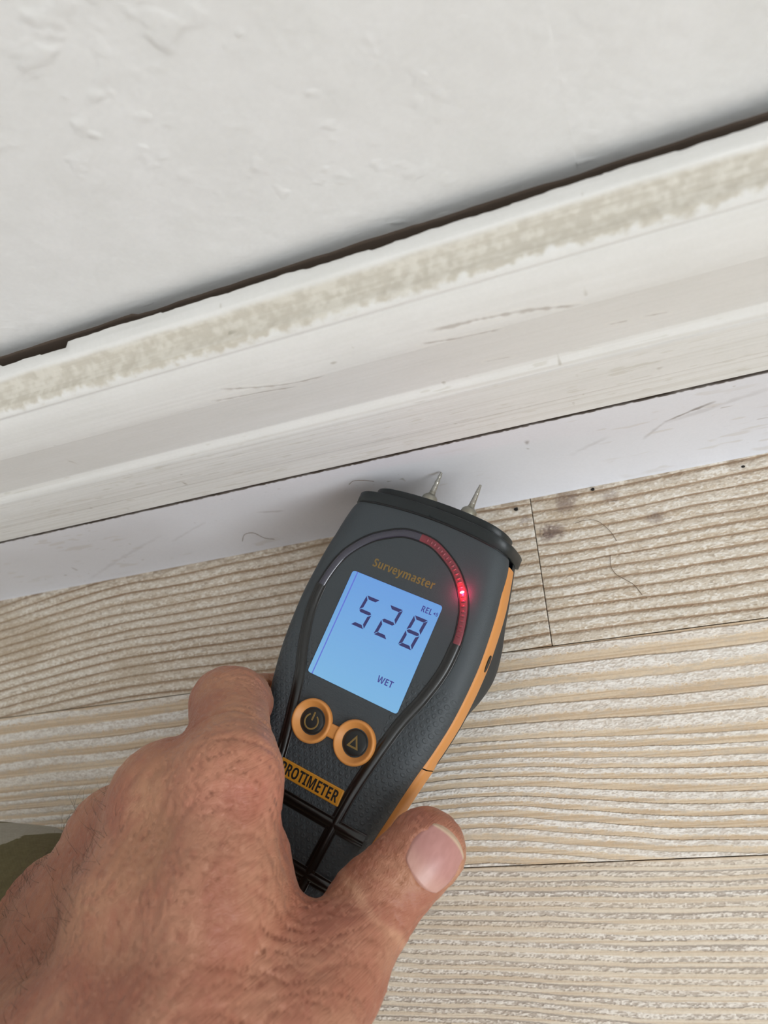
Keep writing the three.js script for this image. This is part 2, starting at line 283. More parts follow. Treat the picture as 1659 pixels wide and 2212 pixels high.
{
  const xs = []; for (let x = ROOM.x0; x < -0.5; x += 0.1) xs.push(x); for (let x = -0.5; x < 0.12; x += 0.0008) xs.push(x); for (let x = 0.12; x < ROOM.x1; x += 0.1) xs.push(x); xs.push(ROOM.x1);
  // chipped paint along the top edge: level steps where flakes came away
  const chips = [[-0.60, 0.0002], [-0.30, -0.0002], [-0.172, 0.0005], [-0.1575, 0.0009], [-0.1478, -0.0010], [-0.115, -0.0005], [-0.094, -0.0003], [-0.071, -0.0001], [-0.0525, 0.00025], [-0.046, 0], [-0.0262, 0.0002], [-0.016, -0.0001], [0.0055, -0.0004], [0.021, -0.0001], [0.05, 0.0001]];
  const chip = x => { let v = 0; for (const [cx, d] of chips) if (x > cx) v = d; return v; };
  const rows = [], uvs = [];
  const nP = PROF.length;
  for (const x of xs) {
    const c = chip(x) + 0.0006 * (fbm2(x * 300, 2, 3, 431) - 0.5) + 0.0007 * (fbm2(x * 60, 7, 2, 432) - 0.5), row = [], uv = [];
    row.push([x, 0, 0.0062], [x, 0.139, 0.0062]); uv.push([0, 0], [0, 0]);
    PROF.forEach(([z, y], i) => {
      let zz = z, yy = y; if (i < 2) { zz += c; yy -= Math.max(0, c) * 0.15; }
      if (i > 2) zz += 0.00022 * (fbm2(x * 14, y * 40, 2, 433) - 0.5);
      row.push([x, yy, zz]); uv.push([(x - SX0) / SLEN, profLen[i] / PTOT]);
    });
    rows.push(row); uvs.push(uv);
  }
  const g = grid(rows.map(r => r.slice().reverse()), uvs.map(r => r.slice().reverse()));
  structure('baseboard_back', g, std({ map: skirtMap, bumpMap: skirtBump, bumpScale: 0.0005, roughness: 0.5 }), 'tall white painted skirting board with a dusty moulded top edge', 'skirting');
}
/* ---------- plastic edging strip at the foot of the board ---------- */
const TPROF = [[0.0205, 0.0556], [0.0234, 0.0557], [0.02365, 0.0556], [0.0238, 0.0553], [0.0240, 0.048], [0.0243, 0.040], [0.0244, 0.033], [0.0248, 0.026], [0.0256, 0.019], [0.0267, 0.012], [0.0281, 0.006], [0.0300, 0.0012], [0.0308, 0.0004], [0.0310, 0.0]];
const tLen = [0]; for (let i = 1; i < TPROF.length; i++) tLen.push(tLen[i - 1] + Math.hypot(TPROF[i][0] - TPROF[i - 1][0], TPROF[i][1] - TPROF[i - 1][1]));
const TTOT = tLen[tLen.length - 1];
{
  const marks = [
    { p: [[0.004, 0.0265], [0.0125, 0.0374]], w: 0.0012, a: 0.25 }, { p: [[0.0125, 0.0374], [0.019, 0.0408], [0.0275, 0.0446]], w: 0.0011, a: 0.75 }, { p: [[0.013, 0.0362], [0.045, 0.046]], w: 0.0022, a: 0.16 },
    { p: [[-0.0345, 0.0459], [-0.0350, 0.0430]], w: 0.0012, a: 0.55 }, { p: [[-0.0357, 0.0395], [-0.0353, 0.0385]], w: 0.0008, a: 0.6 }, { p: [[-0.0215, 0.026], [-0.008, 0.034]], w: 0.0016, a: 0.14 },
    { p: [[-0.20, 0.022], [-0.175, 0.034]], w: 0.0011, a: 0.12 }, { p: [[-0.150, 0.033], [-0.140, 0.029]], w: 0.0013, a: 0.22 }, { p: [[-0.26, 0.004], [-0.2, 0.03]], w: 0.0014, a: 0.12 }, { p: [[-0.33, 0.026], [-0.318, 0.024]], w: 0.0006, a: 0.5 },
  ].map(m => ({ ...m, p: m.p.map(([x, y]) => [x, 0.0585 - y + 0.0024]) }));
  const map = tex(2048, 320, (i, j) => {
    const x = SX0 + (i + 0.5) / 2048 * SLEN, s = (j + 0.5) / 320 * TTOT, n = fbm2(x * 40, s * 40, 3, 501) - 0.5, sp = noise2(x * 1500, s * 1500, 502) - 0.5;
    let c = [221 + n * 6 + sp * 3, 221 + n * 6 + sp * 3, 226 + n * 6 + sp * 3];
    for (const m of marks) { const [d, t] = distPath(x, s, m.p); if (d < 0.004) { const r = fbm2(x * 300, s * 500, 2, 503); c = mix3(c, [120, 112, 108], m.a * step(m.w, 0, d + (r - 0.5) * m.w) * Math.pow(clamp(4 * t * (1 - t) + 0.15), 0.6)); } }
    const f = noise2(x * 330, s * 400, 504); if (f > 0.93) c = mix3(c, [146, 138, 130], (f - 0.93) * 9 * step(0.45, 0.75, noise2(x * 45, s * 45, 505)));
    if (s < 0.0036) c = mix3(c, [58, 48, 40], step(0.0036, 0.0031, s + 0.0004 * (noise2(x * 900, 3, 7) - 0.5)) * (0.75 + 0.25 * noise2(x * 200, 5, 8)));   // grime caught in the joint
    const h = fbm2(x * 110, s * 420, 2, 506); c = mix3(c, [196, 190, 184], step(0.68, 0.8, h) * 0.4 * step(0.5, 0.7, noise2(x * 30, s * 30, 507)));
    return c;
  }, { wrap: THREE.MirroredRepeatWrapping });
  const bump = tex(1024, 256, (i, j) => { const x = i / 1024 * SLEN, s = j / 256 * TTOT; return 128 + 90 * (fbm2(x * 30, s * 60, 3, 511) - 0.5) + 40 * (fbm2(x * 220, s * 400, 2, 512) - 0.5); }, { srgb: false, wrap: THREE.MirroredRepeatWrapping });
  const xs = []; for (let x = ROOM.x0; x < -0.5; x += 0.1) xs.push(x); for (let x = -0.5; x < 0.12; x += 0.004) xs.push(x); for (let x = 0.12; x < ROOM.x1; x += 0.1) xs.push(x); xs.push(ROOM.x1);
  const rows = [], uvs = [];
  for (const x of xs) {
    const gap = 0.0006 * (fbm2(x * 12, 3, 3, 521) - 0.6);
    rows.push(TPROF.map(([z, y], i) => [x, y + (i < 4 ? gap : 0), z]).reverse()); uvs.push(TPROF.map((_, i) => [(x - SX0) / SLEN, tLen[i] / TTOT]).reverse());
  }
  structure('trim_1', grid(rows, uvs), phys({ map, bumpMap: bump, bumpScale: 0.00025, roughness: 0.34, clearcoat: 0.15, clearcoatRoughness: 0.3 }), 'smooth bluish-white plastic edging strip between skirting and floor', 'trim');
}

/* ---------- moisture meter ---------- */
const font = await new FontLoader().loadAsync('fonts/droid/droid_sans_regular.typeface.json');
const fontB = await new FontLoader().loadAsync('fonts/droid/droid_sans_bold.typeface.json');
const METER_POS = [-0.0952, 0.0510, 0.0872];
const meter = new THREE.Group(); meter.name = 'moisture_meter'; scene.add(meter);
tag(meter, 'dark grey and orange handheld moisture meter with a blue lit screen and two pins', 'meter');
{ // own axes: x across to the right, y out of the face, z towards the tail
  const ax = V(0.870194, 0, 0.492709), az = V(-0.492709, 0, 0.870194), ay = V(0, 1, 0), m = new THREE.Matrix4().makeBasis(ax, ay, az);
  meter.quaternion.setFromRotationMatrix(m); meter.rotateX(-3 * Math.PI / 180); meter.position.set(...METER_POS);
}
const MM = 0.001;
function curve1(tab) { return x => { if (x <= tab[0][0]) return tab[0][1]; for (let i = 1; i < tab.length; i++) if (x <= tab[i][0]) { const [x0, y0] = tab[i - 1], [x1, y1] = tab[i]; const p0 = i > 1 ? tab[i - 2] : tab[i - 1], p3 = i < tab.length - 1 ? tab[i + 1] : tab[i]; const t = (x - x0) / (x1 - x0), m0 = (y1 - p0[1]) / (x1 - p0[0] || 1) * (x1 - x0), m1 = (p3[1] - y0) / (p3[0] - x0 || 1) * (x1 - x0), t2 = t * t, t3 = t2 * t; return (2 * t3 - 3 * t2 + 1) * y0 + (t3 - 2 * t2 + t) * m0 + (-2 * t3 + 3 * t2) * y1 + (t3 - t2) * m1; } return tab[tab.length - 1][1]; }; }
// half width along the length (key: -l, millimetres from the screen centre towards the tail)
const halfW = curve1([[-48, 30.2], [-44, 31.2], [-40, 32.2], [-27, 34.9], [-14, 36.2], [-3, 36.6], [13, 35.6], [25, 33.6], [36, 31], [50, 28.2], [65, 25.4], [85, 23.2], [105, 22.6], [114, 20.5], [119, 16], [121, 11]]);
const M = {
  shell: phys({ color: 0x373d41, roughness: 0.58, sheen: 0.2, sheenRoughness: 0.6 }),
  cap: std({ color: 0x131a1c, roughness: 0.42 }),
  orange: std({ color: 0xc98745, roughness: 0.5 }),
  black: phys({ color: 0x050606, roughness: 0.3, clearcoat: 0.25, clearcoatRoughness: 0.15 }),
  dull: std({ color: 0x0b0c0d, roughness: 0.6 }),
  gold: std({ color: 0x7d6535, roughness: 0.5, metalness: 0.1 }),
  steel: std({ color: 0xaaa8a0, roughness: 0.3, metalness: 1 }),
  btn: std({ color: 0x15191b, roughness: 0.5 }),
};
{ // dimpled grip relief on the face
  const W = 1024, H = 2048, s = 80 / W;   // 80 mm x 160 mm
  M.shell.bumpMap = tex(W, H, (i, j) => {
    const a = i * s - 40, l = j * s - 45;
    const py = 2.1, row = Math.round(l / py), off = (row & 1) ? 1.2 : 0, col = Math.round((a - off) / 2.4), d = Math.hypot(a - off - col * 2.4, (l - row * py));
    const on = step(2, 10, l) * (Math.abs(a) > 16 || l > 38 ? 1 : 0.25);
    return 150 + 60 * on * step(0.95, 0.6, d) - 30 * on * step(0.5, 0.2, d) + 22 * (noise2(i * 0.5, j * 0.5, 601) - 0.5);
  }, { srgb: false });
  M.shell.bumpScale = 0.0006;
}
const shellUV = (a, z) => [(a + 40) / 80, (z + 45) / 160];
function loft(section, z0, z1, n) {  // section(z) -> list of [a, y] left to right
  const rows = [], uvs = [];
  for (let i = 0; i <= n; i++) { const z = z0 + (z1 - z0) * i / n, sct = section(z); rows.push(sct.map(([a, y]) => [a * MM, y * MM, z * MM])); uvs.push(sct.map(([a]) => shellUV(a, z))); }
  return grid(rows.map(r => r.slice()), uvs);
}
function cap(section, z, flip) { // flat end
  const s = section(z), sh = new THREE.Shape(s.map(([a, y]) => new THREE.Vector2(a * MM, y * MM))), g = new THREE.ShapeGeometry(sh); g.translate(0, 0, z * MM); return g;
}
const arcPts = (pts, n) => { const c = new THREE.CatmullRomCurve3(pts.map(p => V(p[0], p[1], 0)), false, 'centripetal'); return c.getPoints(n).map(p => [p.x, p.y]); };
const bow = a => -2.6 * Math.pow(a / 30, 2);     // the head end is bowed
const topY = z => z > 100 ? -0.02 * Math.pow(z - 100, 2) : 0;
const upper = z => { const w = halfW(z), t = topY(z), half = [[0, t], [w * 0.4, t], [w - 9, t - 0.05], [w - 6.2, t - 0.45], [w - 4, t - 1.3], [w - 2.2, t - 2.8], [w - 1.0, t - 4.8], [w - 0.5, -6.8]]; const h2 = half.slice(0, 2).concat(arcPts(half.slice(2), 12)); return [...h2.slice(1).reverse().map(([a, y]) => [-a, y]), ...h2].map(([a, y]) => [a, Math.min(t, Math.max(y, -15.5))]); };
const bottomW = curve1([[-48, -3], [-26, -2.2], [-14, -0.4], [-4, 0.2], [6, -1.4], [14, -4], [30, -5], [121, -5]]);
const lower = z => { const w = halfW(z), half = [[w - 0.6, -15.6], [w - 0.5, -19], [w + bottomW(z) + 0.6, -26], [w + bottomW(z) - 1.5, -30.5], [w + bottomW(z) - 7, -33], [0, -33]], h = arcPts(half, 16); return [...h, ...h.slice(0, -1).reverse().map(([a, y]) => [-a, y])]; };
// the head end of the upper shell follows the bow
{
  const g = loft(upper, -46, 121, 130), p = g.attributes.position;
  for (let i = 0; i < p.count; i++) { const z = p.getZ(i) / MM, a = p.getX(i) / MM; if (z < -30) { const k = (-30 - z) / 16; p.setZ(i, (z - k * (bow(a) - bow(0)) * 1 - k * 0.2) * MM + (0) - k * 0.3 * MM + 0); if (true) p.setZ(i, mix(z, -46.4 - bow(a), k) * MM); } }
  g.computeVertexNormals();
  const g2 = cap(upper, 120.9); mesh('upper_shell', mergeGeometries([g.toNonIndexed(), g2.index ? g2.toNonIndexed() : g2]), M.shell, meter);
  const lg = loft(lower, -44, 121, 100), c1 = cap(lower, -43.9), c2 = cap(lower, 120.9);
  mesh('lower_shell', mergeGeometries([lg.toNonIndexed(), c1.toNonIndexed(), c2.toNonIndexed()]), std({ color: 0x26292b, roughness: 0.6 }), meter);
}
// orange side bands
for (const sgn of [1, -1]) {
  const edge = z => step(28, 33, z);
  const sec = z => { const w = halfW(z), e = edge(z) * 0.7; return [[w - 1.6, -6.1], [w - 0.5, -6.2], [w + 0.2 + e, -6.9], [w + 0.45 + e, -9], [w + 0.45 + e, -13.6], [w + 0.1 + e, -15.4], [w - 1.2, -16]].map(([a, y]) => [a * sgn, y]); };
  const rows = s => { const g = loft(sec, s[0], s[1], s[2]); return g; };
  mesh('side_band', rows([-41, 31.6, 60]), M.orange, meter);
  mesh('battery_cover_band', rows([32.0, 119, 60]), M.orange, meter);
}
{ // port in the right-hand band
  const g = new THREE.CylinderGeometry(1.5 * MM, 1.5 * MM, 1.2 * MM, 20); g.rotateZ(Math.PI / 2); g.scale(1, 1.0, 2.0); const m = mesh('port', g, M.dull, meter); m.position.set((halfW(-8) + 0.15) * MM, -10.8 * MM, -8 * MM);
}
// head cap: lip over the face, end plate behind it
{
  const ring = (grow, y0, y1, zf, zb, name, round) => {
    const rows = [];
    const w = 31.7 + grow, pathHalf = [[0, y1], [w - 9, y1], [w - 6, y1 - 0.4], [w - 4, y1 - 1.25], [w - 2.1, y1 - 2.8], [w - 0.8, y1 - 5], [w - 0.2, y1 - 8], [w - 0.2, y0 + 9], [w - 3, y0 + 4], [w - 9, y0 + 0.4], [0, y0]];
    const h = arcPts(pathHalf, 40), loop = [...h, ...h.slice(1, -1).reverse().map(([a, y]) => [-a, y]), h[0]];
    const prof = [[0.9, zb + 0.0], [1.0, zb + 0.1], [1.0, zf + 0.5], [0.99, zf + 0.15], [0.97, zf], [0.5, zf], [0.0, zf]];
    for (const [k, z] of prof) rows.push(loop.map(([a, y]) => { const cy = (y0 + y1) / 2, aa = a * k, yy = cy + (y - cy) * k; return [aa * MM, yy * MM, (z - bow(aa) * 0.95) * MM]; }));
    return mesh(name, grid(rows), M.cap, meter);
  };
  ring(0, -30.5, 0.15, -50.8, -46.8, 'head_cap');
  ring(-4.4, -26, -3.2, -54.0, -50.2, 'pin_plate');
  // thin black joint between cap and shell
  const pts = upper(-46).map(([a, y]) => V(a * MM, (y + 0.05) * MM, (-46.6 - bow(a)) * MM));
  mesh('joint_seal', new THREE.TubeGeometry(new THREE.CatmullRomCurve3(pts), 80, 0.45 * MM, 8), M.dull, meter);
}
// pins
for (const a of [-8, 8.4]) {
  const P = new THREE.Group(); P.name = 'pin'; meter.add(P);
  P.scale.set(1.12, 1.06, 1.12); P.position.set(a * MM, -13.6 * MM, -53.8 * MM - bow(a) * 0.9 * MM); P.rotation.x = -Math.PI / 2;
  const hexg = new THREE.CylinderGeometry(2.9 * MM, 2.9 * MM, 1.5 * MM, 6); hexg.translate(0, 0.75 * MM, 0); mesh('pin_nut', hexg, std({ color: 0xd8d2bd, roughness: 0.35, metalness: 0.8 }), P);
  const L = [[2.7, 1.5], [2.75, 2.3], [2.5, 3.2], [1.9, 3.9], [1.3, 4.2], [1.25, 4.5], [1.1, 4.7], [0.95, 5.6]].map(([r, y]) => new THREE.Vector2(r * MM, y * MM));
  mesh('pin_collar', new THREE.LatheGeometry(L, 24), std({ color: 0x9a978a, roughness: 0.4, metalness: 0.9 }), P);
  const N = []; for (let i = 0; i <= 30; i++) { const t = i / 30, y = 5.4 + 7.6 * t; N.push(new THREE.Vector2((mix(1.0, 0.46, t) + 0.16 * (noise2(y * 3, a, 701) - 0.5)) * MM, y * MM)); } N.push(new THREE.Vector2(0.0, 13.2 * MM));
  mesh('pin_needle', new THREE.LatheGeometry(N, 16), M.steel, P);
}
// horseshoe piping, light guide and cross bars
const shoeHalf = [[0, -39.0], [6, -38.4], [11.5, -36.0], [17.3, -32.2], [22.6, -26.2], [25.3, -21], [27.4, -12], [27.6, -6], [27.0, 1], [24.4, 11], [20.4, 22], [17.2, 35], [14.6, 48], [13.2, 60], [12.0, 73], [11.0, 86], [10.4, 104]];
const shoe = new THREE.CatmullRomCurve3([...shoeHalf.slice(1).reverse().map(([a, z]) => V(-a * MM, 0, z * MM)), ...shoeHalf.map(([a, z]) => V(a * MM, 0, z * MM))], false, 'centripetal');
const shoePts = shoe.getSpacedPoints(900);
function ribbonAlong(pts, prof) { // prof: [across, up] mm
  const rows = [], n = pts.length;
  for (let i = 0; i < n; i++) { const d = pts[Math.min(n - 1, i + 1)].clone().sub(pts[Math.max(0, i - 1)]).normalize(), s = V(-d.z, 0, d.x); rows.push(prof.map(([x, y]) => [pts[i].x + s.x * x * MM, pts[i].y + y * MM, pts[i].z + s.z * x * MM])); }
  return grid(rows.map(r => r.slice().reverse()));
}
const pipeProf = [[-1.75, -0.4], [-1.7, 0.14], [-1.45, 0.2], [-1.1, 0.05], [-0.85, 0.25], [-0.5, 0.62], [0, 0.78], [0.5, 0.62], [0.85, 0.25], [1.1, 0.05], [1.45, 0.2], [1.7, 0.14], [1.75, -0.4]];
const pipeWide = pipeProf.map(([x, y]) => [x * 1.22, y * 0.9]);
const guideProf = [[-1.45, -0.3], [-1.3, 0.12], [-0.8, 0.42], [0, 0.55], [0.8, 0.42], [1.3, 0.12], [1.45, -0.3]];
let iL = 0, iR = 900; { let bl = 1e9, br = 1e9; shoePts.forEach((p, i) => { const dl = Math.hypot(p.x / MM + 28, p.z / MM + 10.5), dr = Math.hypot(p.x / MM - 27.6, p.z / MM + 9.2); if (dl < bl) { bl = dl; iL = i; } if (dr < br) { br = dr; iR = i; } }); }
mesh('piping', ribbonAlong(shoePts.slice(0, iL + 1), pipeWide), M.black, meter);
mesh('piping', ribbonAlong(shoePts.slice(iR), pipeWide), M.black, meter);
mesh('guide_channel', ribbonAlong(shoePts.slice(iL, iR + 1), [[-1.9, -0.4], [-1.85, 0.1], [-1.5, 0.16], [-1.3, -0.1], [1.3, -0.1], [1.5, 0.16], [1.85, 0.1], [1.9, -0.4]]), M.dull, meter);
const iMid = Math.round(mix(iL, iR, 0.5)), guideMat = phys({ color: 0x762732, roughness: 0.3, clearcoat: 0.5, clearcoatRoughness: 0.15 });
mesh('light_guide', ribbonAlong(shoePts.slice(iL, iMid + 1), guideProf), phys({ color: 0x2f2e3c, roughness: 0.2, clearcoat: 0.8, clearcoatRoughness: 0.1 }), meter).userData.label = 'smoky half of the arched light guide';
mesh('light_guide', ribbonAlong(shoePts.slice(iMid, iR + 1), guideProf), guideMat, meter).userData.label = 'red tinted half of the arched light guide';
{ // little lenses of the light guide, one of them lit
  const n = 24, lens = new THREE.SphereGeometry(0.55 * MM, 12, 8); lens.scale(1.5, 0.55, 0.8);
  const dim = guideMat;
  let best = 1e9, lit = 0, spots = []; for (let k = 0; k < n; k++) { const p = shoePts[Math.round(mix(iMid + 8, iR - 8, k / (n - 1)))]; spots.push(p); const d = Math.hypot(p.x / MM - 22.6, p.z / MM + 26.2); if (d < best) { best = d; lit = k; } }
  spots.forEach((p, k) => {
    const m = mesh('led_lens', lens, k === lit ? std({ color: 0xff5570, emissive: new THREE.Color(1.0, 0.45, 0.55), emissiveIntensity: 8, roughness: 0.3 }) : dim, meter);
    m.position.set(p.x, 0.5 * MM, p.z); const q = shoePts[Math.min(900, shoePts.indexOf(p) + 1)]; m.rotation.y = Math.atan2(-(q.z - p.z), q.x - p.x) + Math.PI / 2;
    if (k === lit) { m.userData.label = 'glowing red lamp'; const L = new THREE.PointLight(new THREE.Color(1, 0.03, 0.12), 0.0008, 0.2); L.position.set(p.x, 2.5 * MM, p.z); L.shadow.radius = 0.05; L.castShadow = true; L.name = 'led_glow'; meter.add(L); }
  });
}
// raised cross bars
{
  const bar = (z, hw) => { const pts = []; for (let i = 0; i <= 40; i++) { const a = mix(-hw, hw, i / 40); pts.push(V(a * MM, a * a > 0 ? -Math.max(0, 0.02 * Math.pow(Math.max(0, Math.abs(a) - hw + 7), 2)) * MM : 0, z * MM)); } mesh('cross_bar', ribbonAlong(pts, pipeProf.map(([x, y]) => [x * 1.3, y * 0.9])), M.black, meter); };
  bar(59.6, halfW(59.6) - 1.8); bar(77, halfW(77) - 1.8); bar(94, halfW(94) - 1.8);
}
// screen
{
  const W = 768, H = 820, cv = document.createElement('canvas'); cv.width = W; cv.height = H; const g = cv.getContext('2d');
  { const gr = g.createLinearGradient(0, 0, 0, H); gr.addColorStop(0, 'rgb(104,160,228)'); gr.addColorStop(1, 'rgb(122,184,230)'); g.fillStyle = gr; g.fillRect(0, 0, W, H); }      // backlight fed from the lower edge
  // seven-segment digits: 5 2 8, leaning
  const segs = { 5: 'afgcd', 2: 'abged', 8: 'abcdefg' };
  const X = [0.230, 0.490, 0.759], y0 = 0.165, dw = 0.147, dh = 0.293;
  const poly = (pts, col, ox, oy) => { g.fillStyle = col; g.beginPath(); pts.forEach(([x, y], i) => { const px = (x + ox) * W, py = (y + oy) * H; i ? g.lineTo(px, py) : g.moveTo(px, py); }); g.closePath(); g.fill(); };
  const th = 0.03;
  const digit = (ch, x, col, ox, oy) => {
    const S = { a: [[0, 0], [1, 0]], b: [[1, 0], [1, 0.5]], c: [[1, 0.5], [1, 1]], d: [[0, 1], [1, 1]], e: [[0, 0.5], [0, 1]], f: [[0, 0], [0, 0.5]], g: [[0, 0.5], [1, 0.5]] };
    const lean = t => 0.036 * (0.5 - t);
    for (const s of segs[ch]) {
      const [[ax, ay], [bx, by]] = S[s]; const A = [x + ax * dw + lean(ay), y0 + ay * dh], B = [x + bx * dw + lean(by), y0 + by * dh];
      const dx = B[0] - A[0], dy = B[1] - A[1], L = Math.hypot(dx, dy), ux = dx / L, uy = dy / L, g2 = 0.006;
      const p = [A[0] + ux * g2, A[1] + uy * g2], q = [B[0] - ux * g2, B[1] - uy * g2], nx = -uy, ny = ux; let in0 = 0, in1 = th;   // inner side
      const cx = x + dw / 2 + lean(0.5), cy = y0 + dh * (s === 'b' || s === 'f' || s === 'a' ? 0.25 : 0.75), side = ((cx - p[0]) * nx + (cy - p[1]) * ny) > 0 ? 1 : -1;
      if (s === 'g') poly([[p[0], p[1]], [p[0] + ux * th * 0.6, p[1] - th * 0.5], [q[0] - ux * th * 0.6, q[1] - th * 0.5], q, [q[0] - ux * th * 0.6, q[1] + th * 0.5], [p[0] + ux * th * 0.6, p[1] + th * 0.5]], col, ox, oy);
      else poly([p, q, [q[0] - ux * th + nx * side * th, q[1] - uy * th + ny * side * th], [p[0] + ux * th + nx * side * th, p[1] + uy * th + ny * side * th]], col, ox, oy);
    }
  };
  ['5', '2', '8'].forEach((c, i) => { digit(c, X[i], 'rgb(34,34,96)', 0, 0); });
  g.fillStyle = 'rgb(52,60,140)'; g.font = 'bold 62px sans-serif'; g.textBaseline = 'alphabetic';
  const txt = (s, x, y, size, width) => { g.save(); g.font = `bold ${size}px sans-serif`; const k = width * W / g.measureText(s).width; g.translate(x * W, y * H); g.scale(k, 1); g.fillText(s, 0, 0); g.restore(); };
  txt('REL', 0.812, 0.112, 60, 0.118);
  g.beginPath(); g.moveTo(0.942 * W, 0.088 * H); g.lineTo(0.960 * W, 0.074 * H); g.lineTo(0.960 * W, 0.102 * H); g.closePath(); g.fill();
  g.strokeStyle = 'rgb(52,60,140)'; g.lineWidth = 5; for (const r of [0.016, 0.028]) { g.beginPath(); g.arc(0.957 * W, 0.088 * H, r * W, -0.8, 0.8); g.stroke(); }
  txt('WET', 0.690, 0.822, 66, 0.168);
  g.fillStyle = 'rgb(92,112,214)'; g.fillRect(0.048 * W, 0, 0.012 * W, H);
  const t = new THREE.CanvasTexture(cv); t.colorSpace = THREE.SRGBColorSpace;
  const w = 36.4, h = 38.8, sh = new THREE.Shape(), r = 1.2, x0 = -w / 2, z0 = -h / 2;
  sh.moveTo(x0 + r, z0); sh.lineTo(x0 + w - r, z0); sh.quadraticCurveTo(x0 + w, z0, x0 + w, z0 + r); sh.lineTo(x0 + w, z0 + h - r); sh.quadraticCurveTo(x0 + w, z0 + h, x0 + w - r, z0 + h); sh.lineTo(x0 + r, z0 + h); sh.quadraticCurveTo(x0, z0 + h, x0, z0 + h - r); sh.lineTo(x0, z0 + r); sh.quadraticCurveTo(x0, z0, x0 + r, z0);
  const geo = new THREE.ExtrudeGeometry(sh, { depth: 0.5, bevelEnabled: false, curveSegments: 6 }); const p = geo.attributes.position, uv = geo.attributes.uv;
  for (let i = 0; i < p.count; i++) uv.setXY(i, (p.getX(i) - x0) / w, (p.getY(i) - z0) / h);
  geo.rotateX(-Math.PI / 2); geo.scale(MM, MM, MM); geo.translate(0, -0.3 * MM, 0);
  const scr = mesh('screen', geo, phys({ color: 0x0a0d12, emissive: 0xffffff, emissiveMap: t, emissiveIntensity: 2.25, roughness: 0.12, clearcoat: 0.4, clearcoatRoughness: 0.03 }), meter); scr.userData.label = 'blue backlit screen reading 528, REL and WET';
  const L = new THREE.RectAreaLight(new THREE.Color(0.25, 0.5, 1), 0.35, w * MM, h * MM); L.position.set(0, 0.6 * MM, 0); L.rotation.x = Math.PI / 2; L.name = 'screen_glow'; meter.add(L);
}
// buttons in orange rings
{
  const rings = [];
  const prof = [[7.5, -0.2], [7.55, 0.9], [7.35, 1.5], [7.0, 1.8], [6.6, 1.75], [6.2, 1.4], [5.6, 0.75], [4.95, 0.25], [4.7, 0.05], [4.65, -0.2]].map(([r, y]) => new THREE.Vector2(r * MM, y * MM)).reverse();
  const cs = [-8.7, 8.7];
  for (const a of cs) { const g = new THREE.LatheGeometry(prof, 48); g.translate(a * MM, 0, 33.6 * MM); rings.push(g.toNonIndexed()); }
  const br = new RoundedBoxGeometry(4.6 * MM, 1.6 * MM, 4.6 * MM, 3, 0.75 * MM); br.translate(0, 0.45 * MM, 33.6 * MM); rings.push(br.index ? br.toNonIndexed() : br);
  mesh('button_bezel', mergeGeometries(rings), M.orange, meter);
  cs.forEach((a, k) => {
    const b = new THREE.LatheGeometry([[0, 0.85], [2.6, 0.8], [3.7, 0.6], [4.3, 0.25], [4.45, -0.2]].map(([r, y]) => new THREE.Vector2(r * MM, y * MM)).reverse(), 40);
    const m = mesh('button', b, M.btn, meter); m.position.set(a * MM, 0, 33.6 * MM);
    if (k === 0) {
      const t = new THREE.TorusGeometry(2.0 * MM, 0.24 * MM, 8, 40, Math.PI * 1.66); t.rotateZ(Math.PI / 2 + Math.PI * 0.17); t.rotateX(-Math.PI / 2); t.scale(1, 0.5, 1); t.translate(0, 0.85 * MM, 0.2 * MM);
      const bar = new RoundedBoxGeometry(0.5 * MM, 0.25 * MM, 2.4 * MM, 2, 0.1 * MM); bar.translate(0, 0.85 * MM, -1.3 * MM);
      t.scale(1.25, 1, 1.25); bar.scale(1.25, 1, 1.25); const s = mesh('power_symbol', mergeGeometries([t.toNonIndexed(), bar.index ? bar.toNonIndexed() : bar]), M.gold, m); s.userData.label = 'gold power symbol';
    } else {
      const sh = new THREE.Shape([[0, 2.6], [2.2, -1.8], [-2.2, -1.8]].map(p => new THREE.Vector2(...p))), ho = new THREE.Path([[0, 1.35], [-1.25, -1.2], [1.25, -1.2]].map(p => new THREE.Vector2(...p))); sh.holes.push(ho);
      const g = new THREE.ExtrudeGeometry(sh, { depth: 0.2, bevelEnabled: false }); g.rotateX(-Math.PI / 2); g.scale(MM, MM, MM); g.translate(0, 0.72 * MM, 0); const s = mesh('triangle_symbol', g, M.gold, m); s.userData.label = 'gold triangle symbol';
    }
  });
}
// lettering
function letter(str, f, size, width, mat, name, x, y, z, depth = 0.1, parent = meter) {
  const g = new TextGeometry(str, { font: f, size: size, depth, curveSegments: 4 }); g.computeBoundingBox(); const b = g.boundingBox, k = width / (b.max.x - b.min.x);
  g.translate(-(b.max.x + b.min.x) / 2, 0, 0); g.scale(k * MM, MM, MM); g.rotateX(-Math.PI / 2); const m = mesh(name, g, mat, parent); m.position.set(x * MM, y * MM, z * MM); return m;
}
letter('Surveymaster', fontB, 3.0, 24.6, M.gold, 'lettering', 0.2, 0.0, -23.4).userData.label = 'gold lettering Surveymaster';
{
  const pl = new RoundedBoxGeometry(25.4 * MM, 0.9 * MM, 5.6 * MM, 3, 0.42 * MM); const m = mesh('name_plate', pl, std({ color: 0xbd8124, roughness: 0.42 }), meter); m.position.set(-0.6 * MM, 0.1 * MM, 51.4 * MM); m.userData.label = 'orange plate lettered PROTIMETER';
  const t = letter('PROTIMETER', fontB, 3.8, 23.2, M.dull, 'plate_lettering', 0, 0.42, 1.9, 0.12, m); t.userData.label = 'black lettering PROTIMETER';
}

